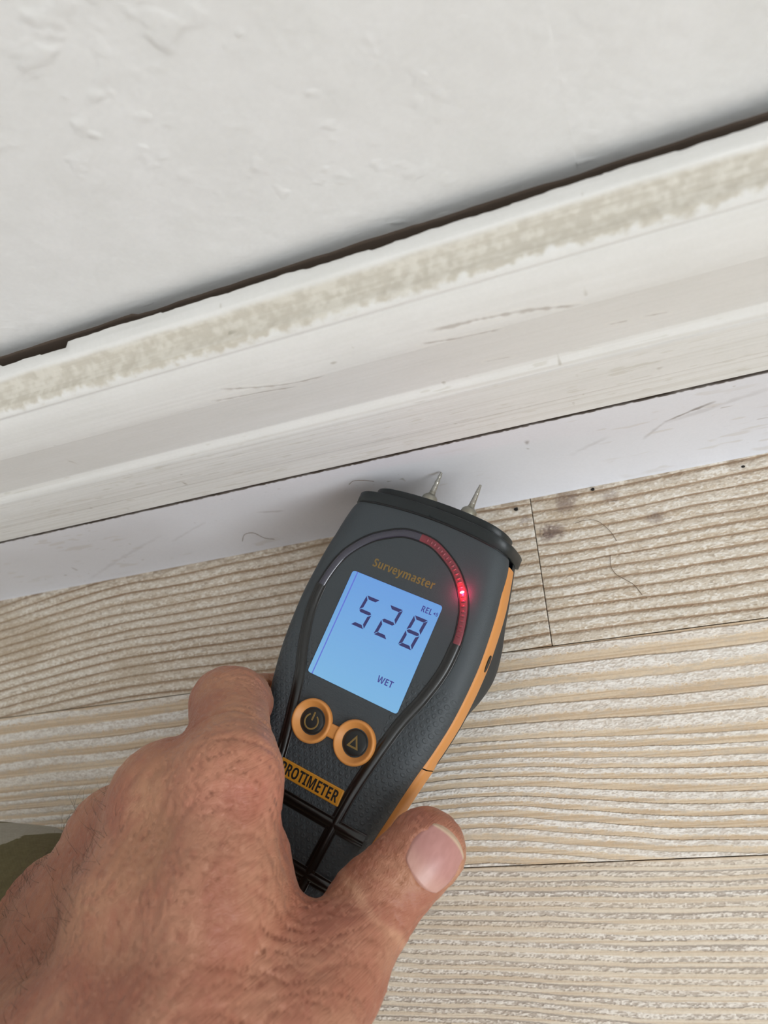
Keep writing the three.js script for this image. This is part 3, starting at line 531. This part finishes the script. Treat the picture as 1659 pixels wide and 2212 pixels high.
/* ---------- the person: left hand and forearm, trouser knee ---------- */
const J = { wrC:[-173.9,110.0,202.5,23], wrR:[-131.7,122.0,202.8,20], wrU:[-244.4,78.0,199.7,20], iM:[-124.6,97.0,127.8,13.1], mM:[-149.8,92.0,130.6,12.8], rM:[-178.3,78.0,141.7,12], pM:[-220.8,57.0,162.0,11], iB:[-124.4,118.0,188.3,15], mB:[-152.7,113.0,188.5,15], rB:[-197.7,93.0,189.6,15], pB:[-245.7,74.0,184.6,15], webA:[-126.8,86.0,152.0,13.2], webB:[-120.4,95.0,176.5,16], iP:[-141.3,70.0,105.5,12.9], iD:[-148.0,36.0,101.3,9.2], iT:[-143.6,16.0,96.8,8.2], mP:[-183.9,48.0,127.7,11], mD:[-179.8,17.0,113.2,9], mT:[-154.8,12.0,111.8,8], rP:[-208.1,38.0,138.2,10.5], rD:[-193.6,13.0,128.5,8.8], rT:[-167.5,11.0,126.9,7.8], pP:[-231.8,30.0,152.9,9], pD:[-214.6,12.0,145.2,7.8], pT:[-193.5,10.0,141.2,7], tC:[-108.3,102.0,191.7,18], tM:[-103.9,82.0,180.9,15.2], tI:[-96.0,66.0,167.0,12.4], tT:[-81.0,59.0,153.6,12.4], fE:[-175.7,150.0,231.9,28], fE2:[-137.2,158.0,229.5,26] };
const person = new THREE.Group(); person.name = 'person'; scene.add(person);
tag(person, 'bare left hand gripping the meter from above, camouflage trouser knee behind it on the floor', 'person');
const inv = (() => { meter.updateMatrixWorld(true); return meter.matrixWorld.clone().invert().elements; })();
const capsule = (x, y, z, A, B) => {
  const bx = B[0] - A[0], by = B[1] - A[1], bz = B[2] - A[2], px = x - A[0], py = y - A[1], pz = z - A[2];
  const t = clamp((px * bx + py * by + pz * bz) / (bx * bx + by * by + bz * bz));
  return Math.hypot(px - t * bx, py - t * by, pz - t * bz) - (A[3] + (B[3] - A[3]) * t);
};
const smin = (a, b, k) => { const h = Math.max(k - Math.abs(a - b), 0) / k; return Math.min(a, b) - h * h * k * 0.25; };
const lerp4 = (A, B, t, r) => [mix(A[0], B[0], t), mix(A[1], B[1], t), mix(A[2], B[2], t), r];
const PALM = [[J.wrR, J.iB, 16], [J.iB, J.iM, 16], [J.wrC, J.mB, 16], [J.mB, J.mM, 18], [J.wrU, J.rB, 16], [J.rB, J.rM, 18], [J.wrU, J.pB, 14], [J.pB, J.pM, 18], [J.webB, J.webA, 12], [J.fE, J.wrC, 20], [J.fE2, J.wrR, 20],
  // skin between the bones
  [lerp4(J.iM, J.iB, 0.08, 11.5), lerp4(J.mM, J.mB, 0.08, 11.5), 12], [lerp4(J.mM, J.mB, 0.05, 11.5), lerp4(J.rM, J.rB, 0.05, 10.5), 12], [lerp4(J.rM, J.rB, 0.05, 10.5), lerp4(J.pM, J.pB, 0.05, 10), 12],
  [lerp4(J.iM, J.iB, 0.5, 12.5), lerp4(J.mM, J.mB, 0.5, 12.5), 14], [lerp4(J.mM, J.mB, 0.5, 12.5), lerp4(J.rM, J.rB, 0.5, 12.5), 14], [lerp4(J.rM, J.rB, 0.5, 12.5), lerp4(J.pM, J.pB, 0.5, 12.5), 14]];
const FINGERS = [[J.iM, J.iP, J.iD, J.iT], [J.mM, J.mP, J.mD, J.mT], [J.rM, J.rP, J.rD, J.rT], [J.pM, J.pP, J.pD, J.pT]];
const THUMB = [J.tC, J.tM, J.tI, J.tT];
function sdf(x, y, z) {      // millimetres
  let d = 1e9;
  for (const [A, B, k] of PALM) d = smin(d, capsule(x, y, z, A, B), k);
  let f = 1e9;
  for (const c of FINGERS) { let q = 1e9; for (let i = 0; i < 3; i++) q = smin(q, capsule(x, y, z, c[i], c[i + 1]), 3); f = smin(f, q, 1.5); }
  d = smin(d, f, 6);
  let t = 1e9; for (let i = 0; i < 3; i++) t = smin(t, capsule(x, y, z, THUMB[i], THUMB[i + 1]), 5);
  d = smin(d, t, 10);
  // make room for the meter
  const X = x * MM, Y = y * MM, Z = z * MM, lx = (inv[0] * X + inv[4] * Y + inv[8] * Z + inv[12]) / MM, ly = (inv[1] * X + inv[5] * Y + inv[9] * Z + inv[13]) / MM, lz = (inv[2] * X + inv[6] * Y + inv[10] * Z + inv[14]) / MM;
  const hw = halfW(lz) + 0.9 - (ly < -17 ? 3 : 0), bx = Math.abs(lx) - hw + 3, by = Math.abs(ly + 15.7) - 16.8 + 3, bz = Math.abs(lz - 35) - 87 + 3;
  const box = Math.hypot(Math.max(bx, 0), Math.max(by, 0), Math.max(bz, 0)) + Math.min(Math.max(bx, by, bz), 0) - 3;
  return Math.max(d, -box);
}
// thumb frame for the nail
const thumbDir = V(J.tT[0] - J.tI[0], J.tT[1] - J.tI[1], J.tT[2] - J.tI[2]).normalize();
const nailN = (() => { const n = V(0.46, 0.86, 0.32); n.addScaledVector(thumbDir, -n.dot(thumbDir)).normalize(); return n; })();
const nailS = new THREE.Vector3().crossVectors(thumbDir, nailN);
const nailC = V(J.tT[0], J.tT[1], J.tT[2]).addScaledVector(thumbDir, -2.6);
function nailCoord(x, y, z) { const px = x - nailC.x, py = y - nailC.y, pz = z - nailC.z; return [px * thumbDir.x + py * thumbDir.y + pz * thumbDir.z, px * nailS.x + py * nailS.y + pz * nailS.z, px * nailN.x + py * nailN.y + pz * nailN.z]; }
const handAxis = V(J.mM[0] - J.wrC[0], J.mM[1] - J.wrC[1], J.mM[2] - J.wrC[2]).normalize();
const handSide = V(J.iM[0] - J.pM[0], J.iM[1] - J.pM[1], J.iM[2] - J.pM[2]); handSide.addScaledVector(handAxis, -handSide.dot(handAxis)).normalize();
const dist3 = (x, y, z, P) => Math.hypot(x - P[0], y - P[1], z - P[2]);
const ridge = v => 1 - Math.abs(2 * v - 1);
function relief(x, y, z) {      // skin folds, in mm outwards
  const u = x * handAxis.x + y * handAxis.y + z * handAxis.z, w = x * handSide.x + y * handSide.y + z * handSide.z;
  let h = 0;
  // crepe of crossing folds
  const wx = 2.5 * noise3(x * 0.12, y * 0.12, z * 0.12, 801), a = ridge(noise3((w + wx) * 0.55, u * 0.14 + wx * 0.2, y * 0.1, 802)), b = ridge(noise3((u + wx) * 0.42, w * 0.18, y * 0.12, 803));
  h -= 0.34 * Math.pow(a, 5) + 0.28 * Math.pow(b, 5);
  h += 0.5 * (noise3(x * 0.11, y * 0.11, z * 0.11, 804) - 0.5) + 0.22 * (noise3(x * 0.45, y * 0.45, z * 0.45, 805) - 0.5);
  // knuckle folds
  for (const [P, r, ax, f, amp] of [[J.iM, 19, [J.iM, J.iP], 0.75, 0.45], [J.tI, 15, [J.tI, J.tT], 0.8, 0.42], [J.mM, 16, [J.mM, J.mP], 0.7, 0.3]]) {
    const d = dist3(x, y, z, P); if (d > r * 1.4) continue;
    const k = step(r * 1.4, r * 0.6, d), A = ax[0], B = ax[1], L = dist3(A[0], A[1], A[2], B), s = ((x - A[0]) * (B[0] - A[0]) + (y - A[1]) * (B[1] - A[1]) + (z - A[2]) * (B[2] - A[2])) / L;
    h -= amp * k * Math.pow(ridge(noise2(s * f * 0.6 + 0.5 * noise3(x * 0.2, y * 0.2, z * 0.2, 807), 3, 806)), 4);
  }
  { // deep fold where the index finger leaves the knuckle
    const A = J.iM, B = J.iP, L = dist3(A[0], A[1], A[2], B), s = ((x - A[0]) * (B[0] - A[0]) + (y - A[1]) * (B[1] - A[1]) + (z - A[2]) * (B[2] - A[2])) / L, q = s - 13.5 - 2.2 * (noise3(x * 0.16, y * 0.16, z * 0.16, 808) - 0.5);
    if (s > 0 && s < 26 && dist3(x, y, z, lerp4(A, B, 0.4)) < 19) h += -0.85 * Math.exp(-q * q / 0.9) + 0.5 * Math.exp(-(q + 3) * (q + 3) / 5);
  }
  // nail bed and folds
  const [nl, ns, nn] = nailCoord(x, y, z);
  if (nn > 2 && nl > -14 && nl < 16) {
    const e = Math.hypot((nl - 2.8) / 9.0, ns / 9.0), q = e - 1;
    if (nl < 9) h += 0.2 * Math.exp(-Math.pow(q / 0.12, 2)) * step(10, 4, nl);
    if (e < 1) h -= 0.5 * step(1, 0.9, e);
  }
  return h;
}
const field = (x, y, z) => { const d = sdf(x, y, z); return Math.abs(d) < 4 ? d - relief(x, y, z) : d; };
function surfaceNet(lo, hi, c) {
  const nx = Math.ceil((hi[0] - lo[0]) / c) + 1, ny = Math.ceil((hi[1] - lo[1]) / c) + 1, nz = Math.ceil((hi[2] - lo[2]) / c) + 1;
  const F = new Float32Array(nx * ny * nz).fill(9), B = 8, id = (i, j, k) => (k * ny + j) * nx + i;
  for (let k0 = 0; k0 < nz; k0 += B) for (let j0 = 0; j0 < ny; j0 += B) for (let i0 = 0; i0 < nx; i0 += B) {
    const d = sdf(lo[0] + (i0 + B / 2) * c, lo[1] + (j0 + B / 2) * c, lo[2] + (k0 + B / 2) * c), far = Math.abs(d) > B * c * 0.9 + 4;
    for (let k = k0; k < Math.min(nz, k0 + B); k++) for (let j = j0; j < Math.min(ny, j0 + B); j++) for (let i = i0; i < Math.min(nx, i0 + B); i++) F[id(i, j, k)] = far ? d : field(lo[0] + i * c, lo[1] + j * c, lo[2] + k * c);
  }
  const vi = new Int32Array(nx * ny * nz).fill(-1), pos = [], idx = [];
  for (let k = 0; k < nz - 1; k++) for (let j = 0; j < ny - 1; j++) for (let i = 0; i < nx - 1; i++) {
    let n = 0, sx = 0, sy = 0, sz = 0; const f = [];
    for (let q = 0; q < 8; q++) f.push(F[id(i + (q & 1), j + ((q >> 1) & 1), k + (q >> 2))]);
    let m = 0; for (let q = 0; q < 8; q++) if (f[q] < 0) m |= 1 << q; if (m === 0 || m === 255) continue;
    for (const [a, b] of [[0, 1], [2, 3], [4, 5], [6, 7], [0, 2], [1, 3], [4, 6], [5, 7], [0, 4], [1, 5], [2, 6], [3, 7]]) {
      if ((f[a] < 0) === (f[b] < 0)) continue; const t = f[a] / (f[a] - f[b]); n++;
      sx += (a & 1) + t * ((b & 1) - (a & 1)); sy += ((a >> 1) & 1) + t * (((b >> 1) & 1) - ((a >> 1) & 1)); sz += (a >> 2) + t * ((b >> 2) - (a >> 2));
    }
    vi[id(i, j, k)] = pos.length / 3; pos.push(lo[0] + (i + sx / n) * c, lo[1] + (j + sy / n) * c, lo[2] + (k + sz / n) * c);
  }
  for (let k = 1; k < nz - 1; k++) for (let j = 1; j < ny - 1; j++) for (let i = 1; i < nx - 1; i++) {
    const s = F[id(i, j, k)] < 0;
    const quad = (a, b, c2, d, flip) => { if (a < 0 || b < 0 || c2 < 0 || d < 0) return; if (flip) idx.push(a, b, c2, a, c2, d); else idx.push(a, c2, b, a, d, c2); };
    if (s !== F[id(i + 1, j, k)] < 0) quad(vi[id(i, j - 1, k - 1)], vi[id(i, j, k - 1)], vi[id(i, j, k)], vi[id(i, j - 1, k)], s);
    if (s !== F[id(i, j + 1, k)] < 0) quad(vi[id(i - 1, j, k - 1)], vi[id(i - 1, j, k)], vi[id(i, j, k)], vi[id(i, j, k - 1)], s);
    if (s !== F[id(i, j, k + 1)] < 0) quad(vi[id(i - 1, j - 1, k)], vi[id(i, j - 1, k)], vi[id(i, j, k)], vi[id(i - 1, j, k)], s);
  }
  return { pos, idx };
}
const grad = (f, x, y, z, e) => { const g = V(f(x + e, y, z) - f(x - e, y, z), f(x, y + e, z) - f(x, y - e, z), f(x, y, z + e) - f(x, y, z - e)); return g.normalize(); };
const lin = c => c <= 0.04045 ? c / 12.92 : Math.pow((c + 0.055) / 1.055, 2.4);
const skinAt = (x, y, z) => {      // sRGB 0..255
  const m = noise3(x * 0.09, y * 0.09, z * 0.09, 811), f = noise3(x * 0.5, y * 0.5, z * 0.5, 812), g = noise3(x * 1.1, y * 1.1, z * 1.1, 813);
  let c = mix3([168, 116, 91], [155, 98, 76], step(0.3, 0.7, m));
  c = mix3(c, [174, 128, 96], step(0.5, 0.75, noise3(x * 0.05 + 9, y * 0.05, z * 0.05, 814)) * 0.6);
  c = mix3(c, [152, 90, 71], step(0.55, 0.85, f) * 0.35); c = mix3(c, [194, 148, 122], step(0.62, 0.9, g) * 0.3);
  const red = (P, r, a, col) => { const d = dist3(x, y, z, P) + 4 * (f - 0.5); c = mix3(c, col, a * step(r, r * 0.25, d)); };
  red(lerp4(J.iM, J.iB, 0.06), 21, 0.75, [188, 100, 90]); red(J.iP, 17, 0.5, [146, 84, 72]); red(J.tT, 14, 0.45, [192, 122, 104]); red(lerp4(J.tI, J.tT, 0.3), 13, 0.4, [190, 112, 97]);
  red(lerp4(J.iM, J.iP, 0.55), 11, 0.45, [176, 128, 82]);
  red(J.tM, 18, 0.3, [180, 114, 92]);
  // tan and painted-in shade darken the back of the hand towards the wrist
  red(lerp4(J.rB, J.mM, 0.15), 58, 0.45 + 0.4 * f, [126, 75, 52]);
  { // pale stretched fold over the thumb joint
    const A = J.tI, B = J.tT, L = dist3(A[0], A[1], A[2], B), q = ((x - A[0]) * (B[0] - A[0]) + (y - A[1]) * (B[1] - A[1]) + (z - A[2]) * (B[2] - A[2])) / L, d = dist3(x, y, z, A);
    if (d < 22) c = mix3(c, [206, 164, 132], 0.42 * step(2.6, 0.4, Math.abs(q + 0.6 + 5.0 * (m - 0.5) + 0.02 * (d - 14) * (d - 14))) * step(22, 15, d));
  }
  // freckles
  const fr = noise3(x * 0.7 + 50, y * 0.7, z * 0.7, 816); if (fr > 0.86) c = mix3(c, [138, 82, 62], (fr - 0.86) * 5);
  return c;
};
const skinBump = tex(1024, 1024, (i, j) => {      // pores and fine lines, 40 mm square
  const x = i / 1024 * 40, y = j / 1024 * 40, w = 1.2 * fbm2(x * 0.5, y * 0.5, 2, 821);
  const a = ridge(noise2(x * 1.4 + w, y * 0.7, 822)), b = ridge(noise2(x * 0.8 + y * 0.8, (y - x) * 1.6 + w, 823)), c = ridge(noise2(x * 2.6 - y, y * 2.2 + x + w, 824));
  return 200 - 70 * Math.pow(a, 4) - 70 * Math.pow(b, 4) - 45 * Math.pow(c, 3) + 26 * (noise2(x * 7, y * 7, 825) - 0.5);
}, { srgb: false, wrap: THREE.MirroredRepeatWrapping });
const LO = [-330, -1, 70], HI = [-30, 190, 330];
let handPts;
{
  const { pos, idx } = surfaceNet(LO, HI, 1.1), n = pos.length / 3, nor = new Float32Array(n * 3), col = new Float32Array(n * 3), uv = new Float32Array(n * 2), P = new Float32Array(n * 3);
  for (let i = 0; i < n; i++) {
    const x = pos[3 * i], y = pos[3 * i + 1], z = pos[3 * i + 2], g = grad(field, x, y, z, 0.45);
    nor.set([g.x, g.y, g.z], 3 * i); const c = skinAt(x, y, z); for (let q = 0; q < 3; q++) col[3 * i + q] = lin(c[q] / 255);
    P.set([x * MM, y * MM, z * MM], 3 * i);
    uv[2 * i] = (x + 0.35 * y) / 40; uv[2 * i + 1] = (z - 0.35 * y) / 40;
  }
  const g = new THREE.BufferGeometry(); g.setAttribute('position', new THREE.BufferAttribute(P, 3)); g.setAttribute('normal', new THREE.BufferAttribute(nor, 3)); g.setAttribute('color', new THREE.BufferAttribute(col, 3)); g.setAttribute('uv', new THREE.BufferAttribute(uv, 2)); g.setIndex(idx);
  mesh('body', g, phys({ vertexColors: true, roughness: 0.52, bumpMap: skinBump, bumpScale: 0.00022, sheen: 0.25, sheenRoughness: 0.5, sheenColor: new THREE.Color(1, 0.75, 0.65) }), person).userData.label = 'weathered pinkish-brown skin of the left hand, shade painted in towards the wrist';
  handPts = { pos, nor, n };
  console.log('hand vertices', n, 'triangles', idx.length / 3);
}
{ // thumbnail: a curved plate laid on the thumb
  const rows = [], N = 28;
  const hit = (l, s) => nailC.clone().addScaledVector(thumbDir, l).addScaledVector(nailS, s).addScaledVector(nailN, Math.sqrt(12.6 * 12.6 - s * s * 1.05) - 0.018 * Math.pow(Math.max(0, l + 2), 2));
  for (let i = 0; i <= N; i++) {
    const row = [];
    for (let j = 0; j <= N; j++) {
      const p = i / N * 2 - 1, q = j / N * 2 - 1;      // square to rounded oblong
      const l = p * Math.sqrt(1 - q * q * 0.42) * 8.6 + 2.8, s = q * Math.sqrt(1 - p * p * 0.40) * 8.9;
      const base = hit(l, s), e = Math.max(Math.abs(p), Math.abs(q));
      base.addScaledVector(nailN, e > 0.97 ? -1.3 : -0.15 + 0.18 * (1 - q * q));
      row.push([base.x * MM, base.y * MM, base.z * MM]);
    }
    rows.push(row);
  }
  const g = grid(rows), col = [];
  for (let i = 0; i <= N; i++) for (let j = 0; j <= N; j++) { const t = i / N, n = noise2(i * 0.4, j * 1.3, 841) - 0.5; let c = mix3([184, 140, 128], [174, 124, 117], step(0.1, 0.5, t)); if (t > 0.9) c = [192, 166, 142]; col.push(...c.map(v => lin((v + n * 10) / 255))); }
  g.setAttribute('color', new THREE.Float32BufferAttribute(col, 3));
  mesh('thumbnail', g, phys({ vertexColors: true, roughness: 0.42, clearcoat: 0.12, clearcoatRoughness: 0.25 }), person).userData.label = 'short smooth pink thumbnail';
}
{ // hairs on the back of the hand
  const R = rng(77), pos = [], idx = []; let made = 0, tries = 0;
  while (made < 460 && tries++ < 60000) {
    const i = Math.floor(R() * handPts.n), x = handPts.pos[3 * i], y = handPts.pos[3 * i + 1], z = handPts.pos[3 * i + 2], n = V(handPts.nor[3 * i], handPts.nor[3 * i + 1], handPts.nor[3 * i + 2]);
    if (n.y < 0.15 || y < 55) continue;
    const thumb = dist3(x, y, z, lerp4(J.tM, J.tI, 0.55)) < 11, t = (x - J.wrC[0]) * handAxis.x + (y - J.wrC[1]) * handAxis.y + (z - J.wrC[2]) * handAxis.z;
    const toIndex = (x - J.mM[0]) * handSide.x + (y - J.mM[1]) * handSide.y + (z - J.mM[2]) * handSide.z;
    if (!thumb && (t > 72 || toIndex > 14 || dist3(x, y, z, J.tM) < 26)) continue;
    if (thumb && R() < 0.6) continue;
    const dir = handSide.clone().multiplyScalar(-0.75).addScaledVector(handAxis, 0.35 + 0.5 * (R() - 0.5)).add(V(R() - 0.5, R() * 0.4, R() - 0.5).multiplyScalar(0.7)); dir.addScaledVector(n, -dir.dot(n) + 0.22).normalize();
    const L = 4 + R() * 6, bend = V(R() - 0.5, -0.2, R() - 0.5).multiplyScalar(4.5), b0 = pos.length / 3, S = 5, side = new THREE.Vector3().crossVectors(dir, n).normalize();
    for (let k = 0; k <= S; k++) {
      const s = k / S, p = V(x, y, z).addScaledVector(dir, L * s).addScaledVector(bend, s * s * 1.4).addScaledVector(n, 0.9 * Math.sin(s * 2.6)), r = 0.06 * (1 - s * 0.75);
      for (let q = 0; q < 3; q++) { const an = q * 2.094, o = side.clone().multiplyScalar(Math.cos(an) * r).addScaledVector(n, Math.sin(an) * r); pos.push((p.x + o.x) * MM, (p.y + o.y) * MM, (p.z + o.z) * MM); }
      if (k) for (let q = 0; q < 3; q++) { const a = b0 + (k - 1) * 3 + q, b = b0 + (k - 1) * 3 + (q + 1) % 3; idx.push(a, b, a + 3, b, b + 3, a + 3); }
    }
    made++;
  }
  const g = new THREE.BufferGeometry(); g.setAttribute('position', new THREE.Float32BufferAttribute(pos, 3)); g.setIndex(idx); g.computeVertexNormals();
  const m = mesh('hand_hair', g, std({ color: 0x4a3626, roughness: 0.6 }), person); m.userData.kind = 'stuff'; m.userData.label = 'fine dark hairs on the back of the hand';
}
{ // camouflage trouser knee resting on the floor
  const rows = [], uvs = [], nA = 60, nL = 40;
  const A = V(-0.264, 0.046, 0.201), B = V(-0.36, 0.13, 0.55), d = B.clone().sub(A), len = d.length(); d.normalize(); const s = new THREE.Vector3().crossVectors(V(0, 1, 0), d).normalize(), u = new THREE.Vector3().crossVectors(d, s);
  for (let i = 0; i <= nL; i++) {
    const t = i / nL, cap = t < 0.35 ? Math.sqrt(Math.max(0, 1 - Math.pow(1 - t / 0.35, 2))) : 1, row = [], uv = [];
    const along = t < 0.35 ? -0.064 + 0.064 * (t / 0.35) : (t - 0.35) / 0.65 * len;
    for (let j = 0; j <= nA; j++) {
      const a = j / nA * Math.PI * 2, fold = 0.003 * Math.sin(a * 3 + t * 9) * cap + 0.004 * (fbm2(t * 9, Math.sin(a) * 3 + Math.cos(a) * 2, 2, 851) - 0.5) * cap, r = (0.068 + 0.018 * t) * cap + fold;
      const p = A.clone().addScaledVector(d, along).addScaledVector(s, Math.cos(a) * r * 1.12).addScaledVector(u, Math.sin(a) * r); p.y = Math.max(p.y, 0.0008);
      row.push([p.x, p.y, p.z]); uv.push([p.x / 0.25, (p.z + p.y * 0.5) / 0.25]);
    }
    rows.push(row); uvs.push(uv);
  }
  const camo = tex(512, 512, (i, j) => {
    const x = i / 512, y = j / 512, p = x * 4, q = y * 4, n = fbm2(p * 0.9, q * 1.3, 3, 861), m = fbm2(p * 1.2 + 8, q * 1.6, 3, 862), wv = ((i & 1) ^ (j & 1)) * 7 + noise2(i * 0.7, j * 0.7, 3) * 12;
    let c = [162, 157, 143]; if (n > 0.62 || Math.hypot((x - 0.862) / 0.095, (y - 0.70) / 0.17) + (m - 0.5) * 0.8 < 1) c = [104, 96, 66]; else if (m > 0.64) c = [136, 118, 88]; if (fbm2(p * 1.6, q * 2 + 4, 3, 863) > 0.72) c = [74, 68, 50];
    return [c[0] - wv, c[1] - wv, c[2] - wv];
  }, { wrap: THREE.MirroredRepeatWrapping });
  mesh('trousers', grid(rows, uvs), std({ map: camo, roughness: 0.9 }), person).userData.label = 'grey and olive camouflage trouser knee';
}

/* ---------- loose hairs and crumbs ---------- */
function looseHair(name, pts, label) { const c = new THREE.CatmullRomCurve3(pts.map(p => V(...p.map(v => v * MM)))); tag(mesh(name, new THREE.TubeGeometry(c, 40, 0.09 * MM, 5), std({ color: 0x6a5138, roughness: 0.5 })), label, 'hair'); }
looseHair('loose_hair', [[-26.7, 0.15, 44.6], [-23.1, 0.5, 44.2], [-18.9, 0.7, 45.0], [-15.9, 0.6, 47.8], [-13.7, 0.4, 51.2], [-12.5, 0.1, 54.3]], 'short arched brown hair on the floor nearer the skirting');
looseHair('loose_hair_001', [[-15.8, 0.15, 59.6], [-16.2, 0.4, 63.9], [-15.0, 0.5, 67.0], [-12.1, 0.5, 69.6], [-9.2, 0.4, 72.2], [-7.0, 0.1, 76.4]], 'wavy brown hair on the floor nearer the plank seam');
looseHair('loose_hair_002', [[-171, 8.4, 27.8], [-166, 14.2, 26.9], [-162.3, 14.0, 26.9], [-160, 7.5, 28.1], [-156.5, 5.2, 28.7]], 'tiny curled hair stuck to the white edging strip');
looseHair('loose_hair_003', [[-104.8, 40, 24.6], [-101.1, 44, 25.2], [-97.6, 43.0, 25.4], [-95.2, 38, 24.7]], 'thin arched hair against the strip behind the meter head');
{
  const specs = [[-48.8, 34.3, 0.75, 'round black crumb on the floor beside the plank end joint'], [-17.8, 32.2, 0.6, 'black crumb lying against the foot of the edging strip'], [36.7, 34.5, 0.5, 'small dark crumb on the floor at the far right']];
  specs.forEach(([x, z, r, label], k) => {
    const g = new THREE.IcosahedronGeometry(r * MM, 2), p = g.attributes.position; for (let i = 0; i < p.count; i++) { const f = 0.75 + 0.5 * noise3(p.getX(i) / MM * 1.4 + k * 7, p.getY(i) / MM * 1.4, p.getZ(i) / MM * 1.4, 871); p.setXYZ(i, p.getX(i) * f * 1.2, p.getY(i) * f * 0.6, p.getZ(i) * f); } g.computeVertexNormals();
    const m = tag(mesh(k ? 'dirt_crumb_00' + k : 'dirt_crumb', g, std({ color: 0x1d1712, roughness: 0.9 })), label, 'crumb'); m.position.set(x * MM, 0.4 * r * MM, z * MM);
  });
}
renderer.render(scene, camera);
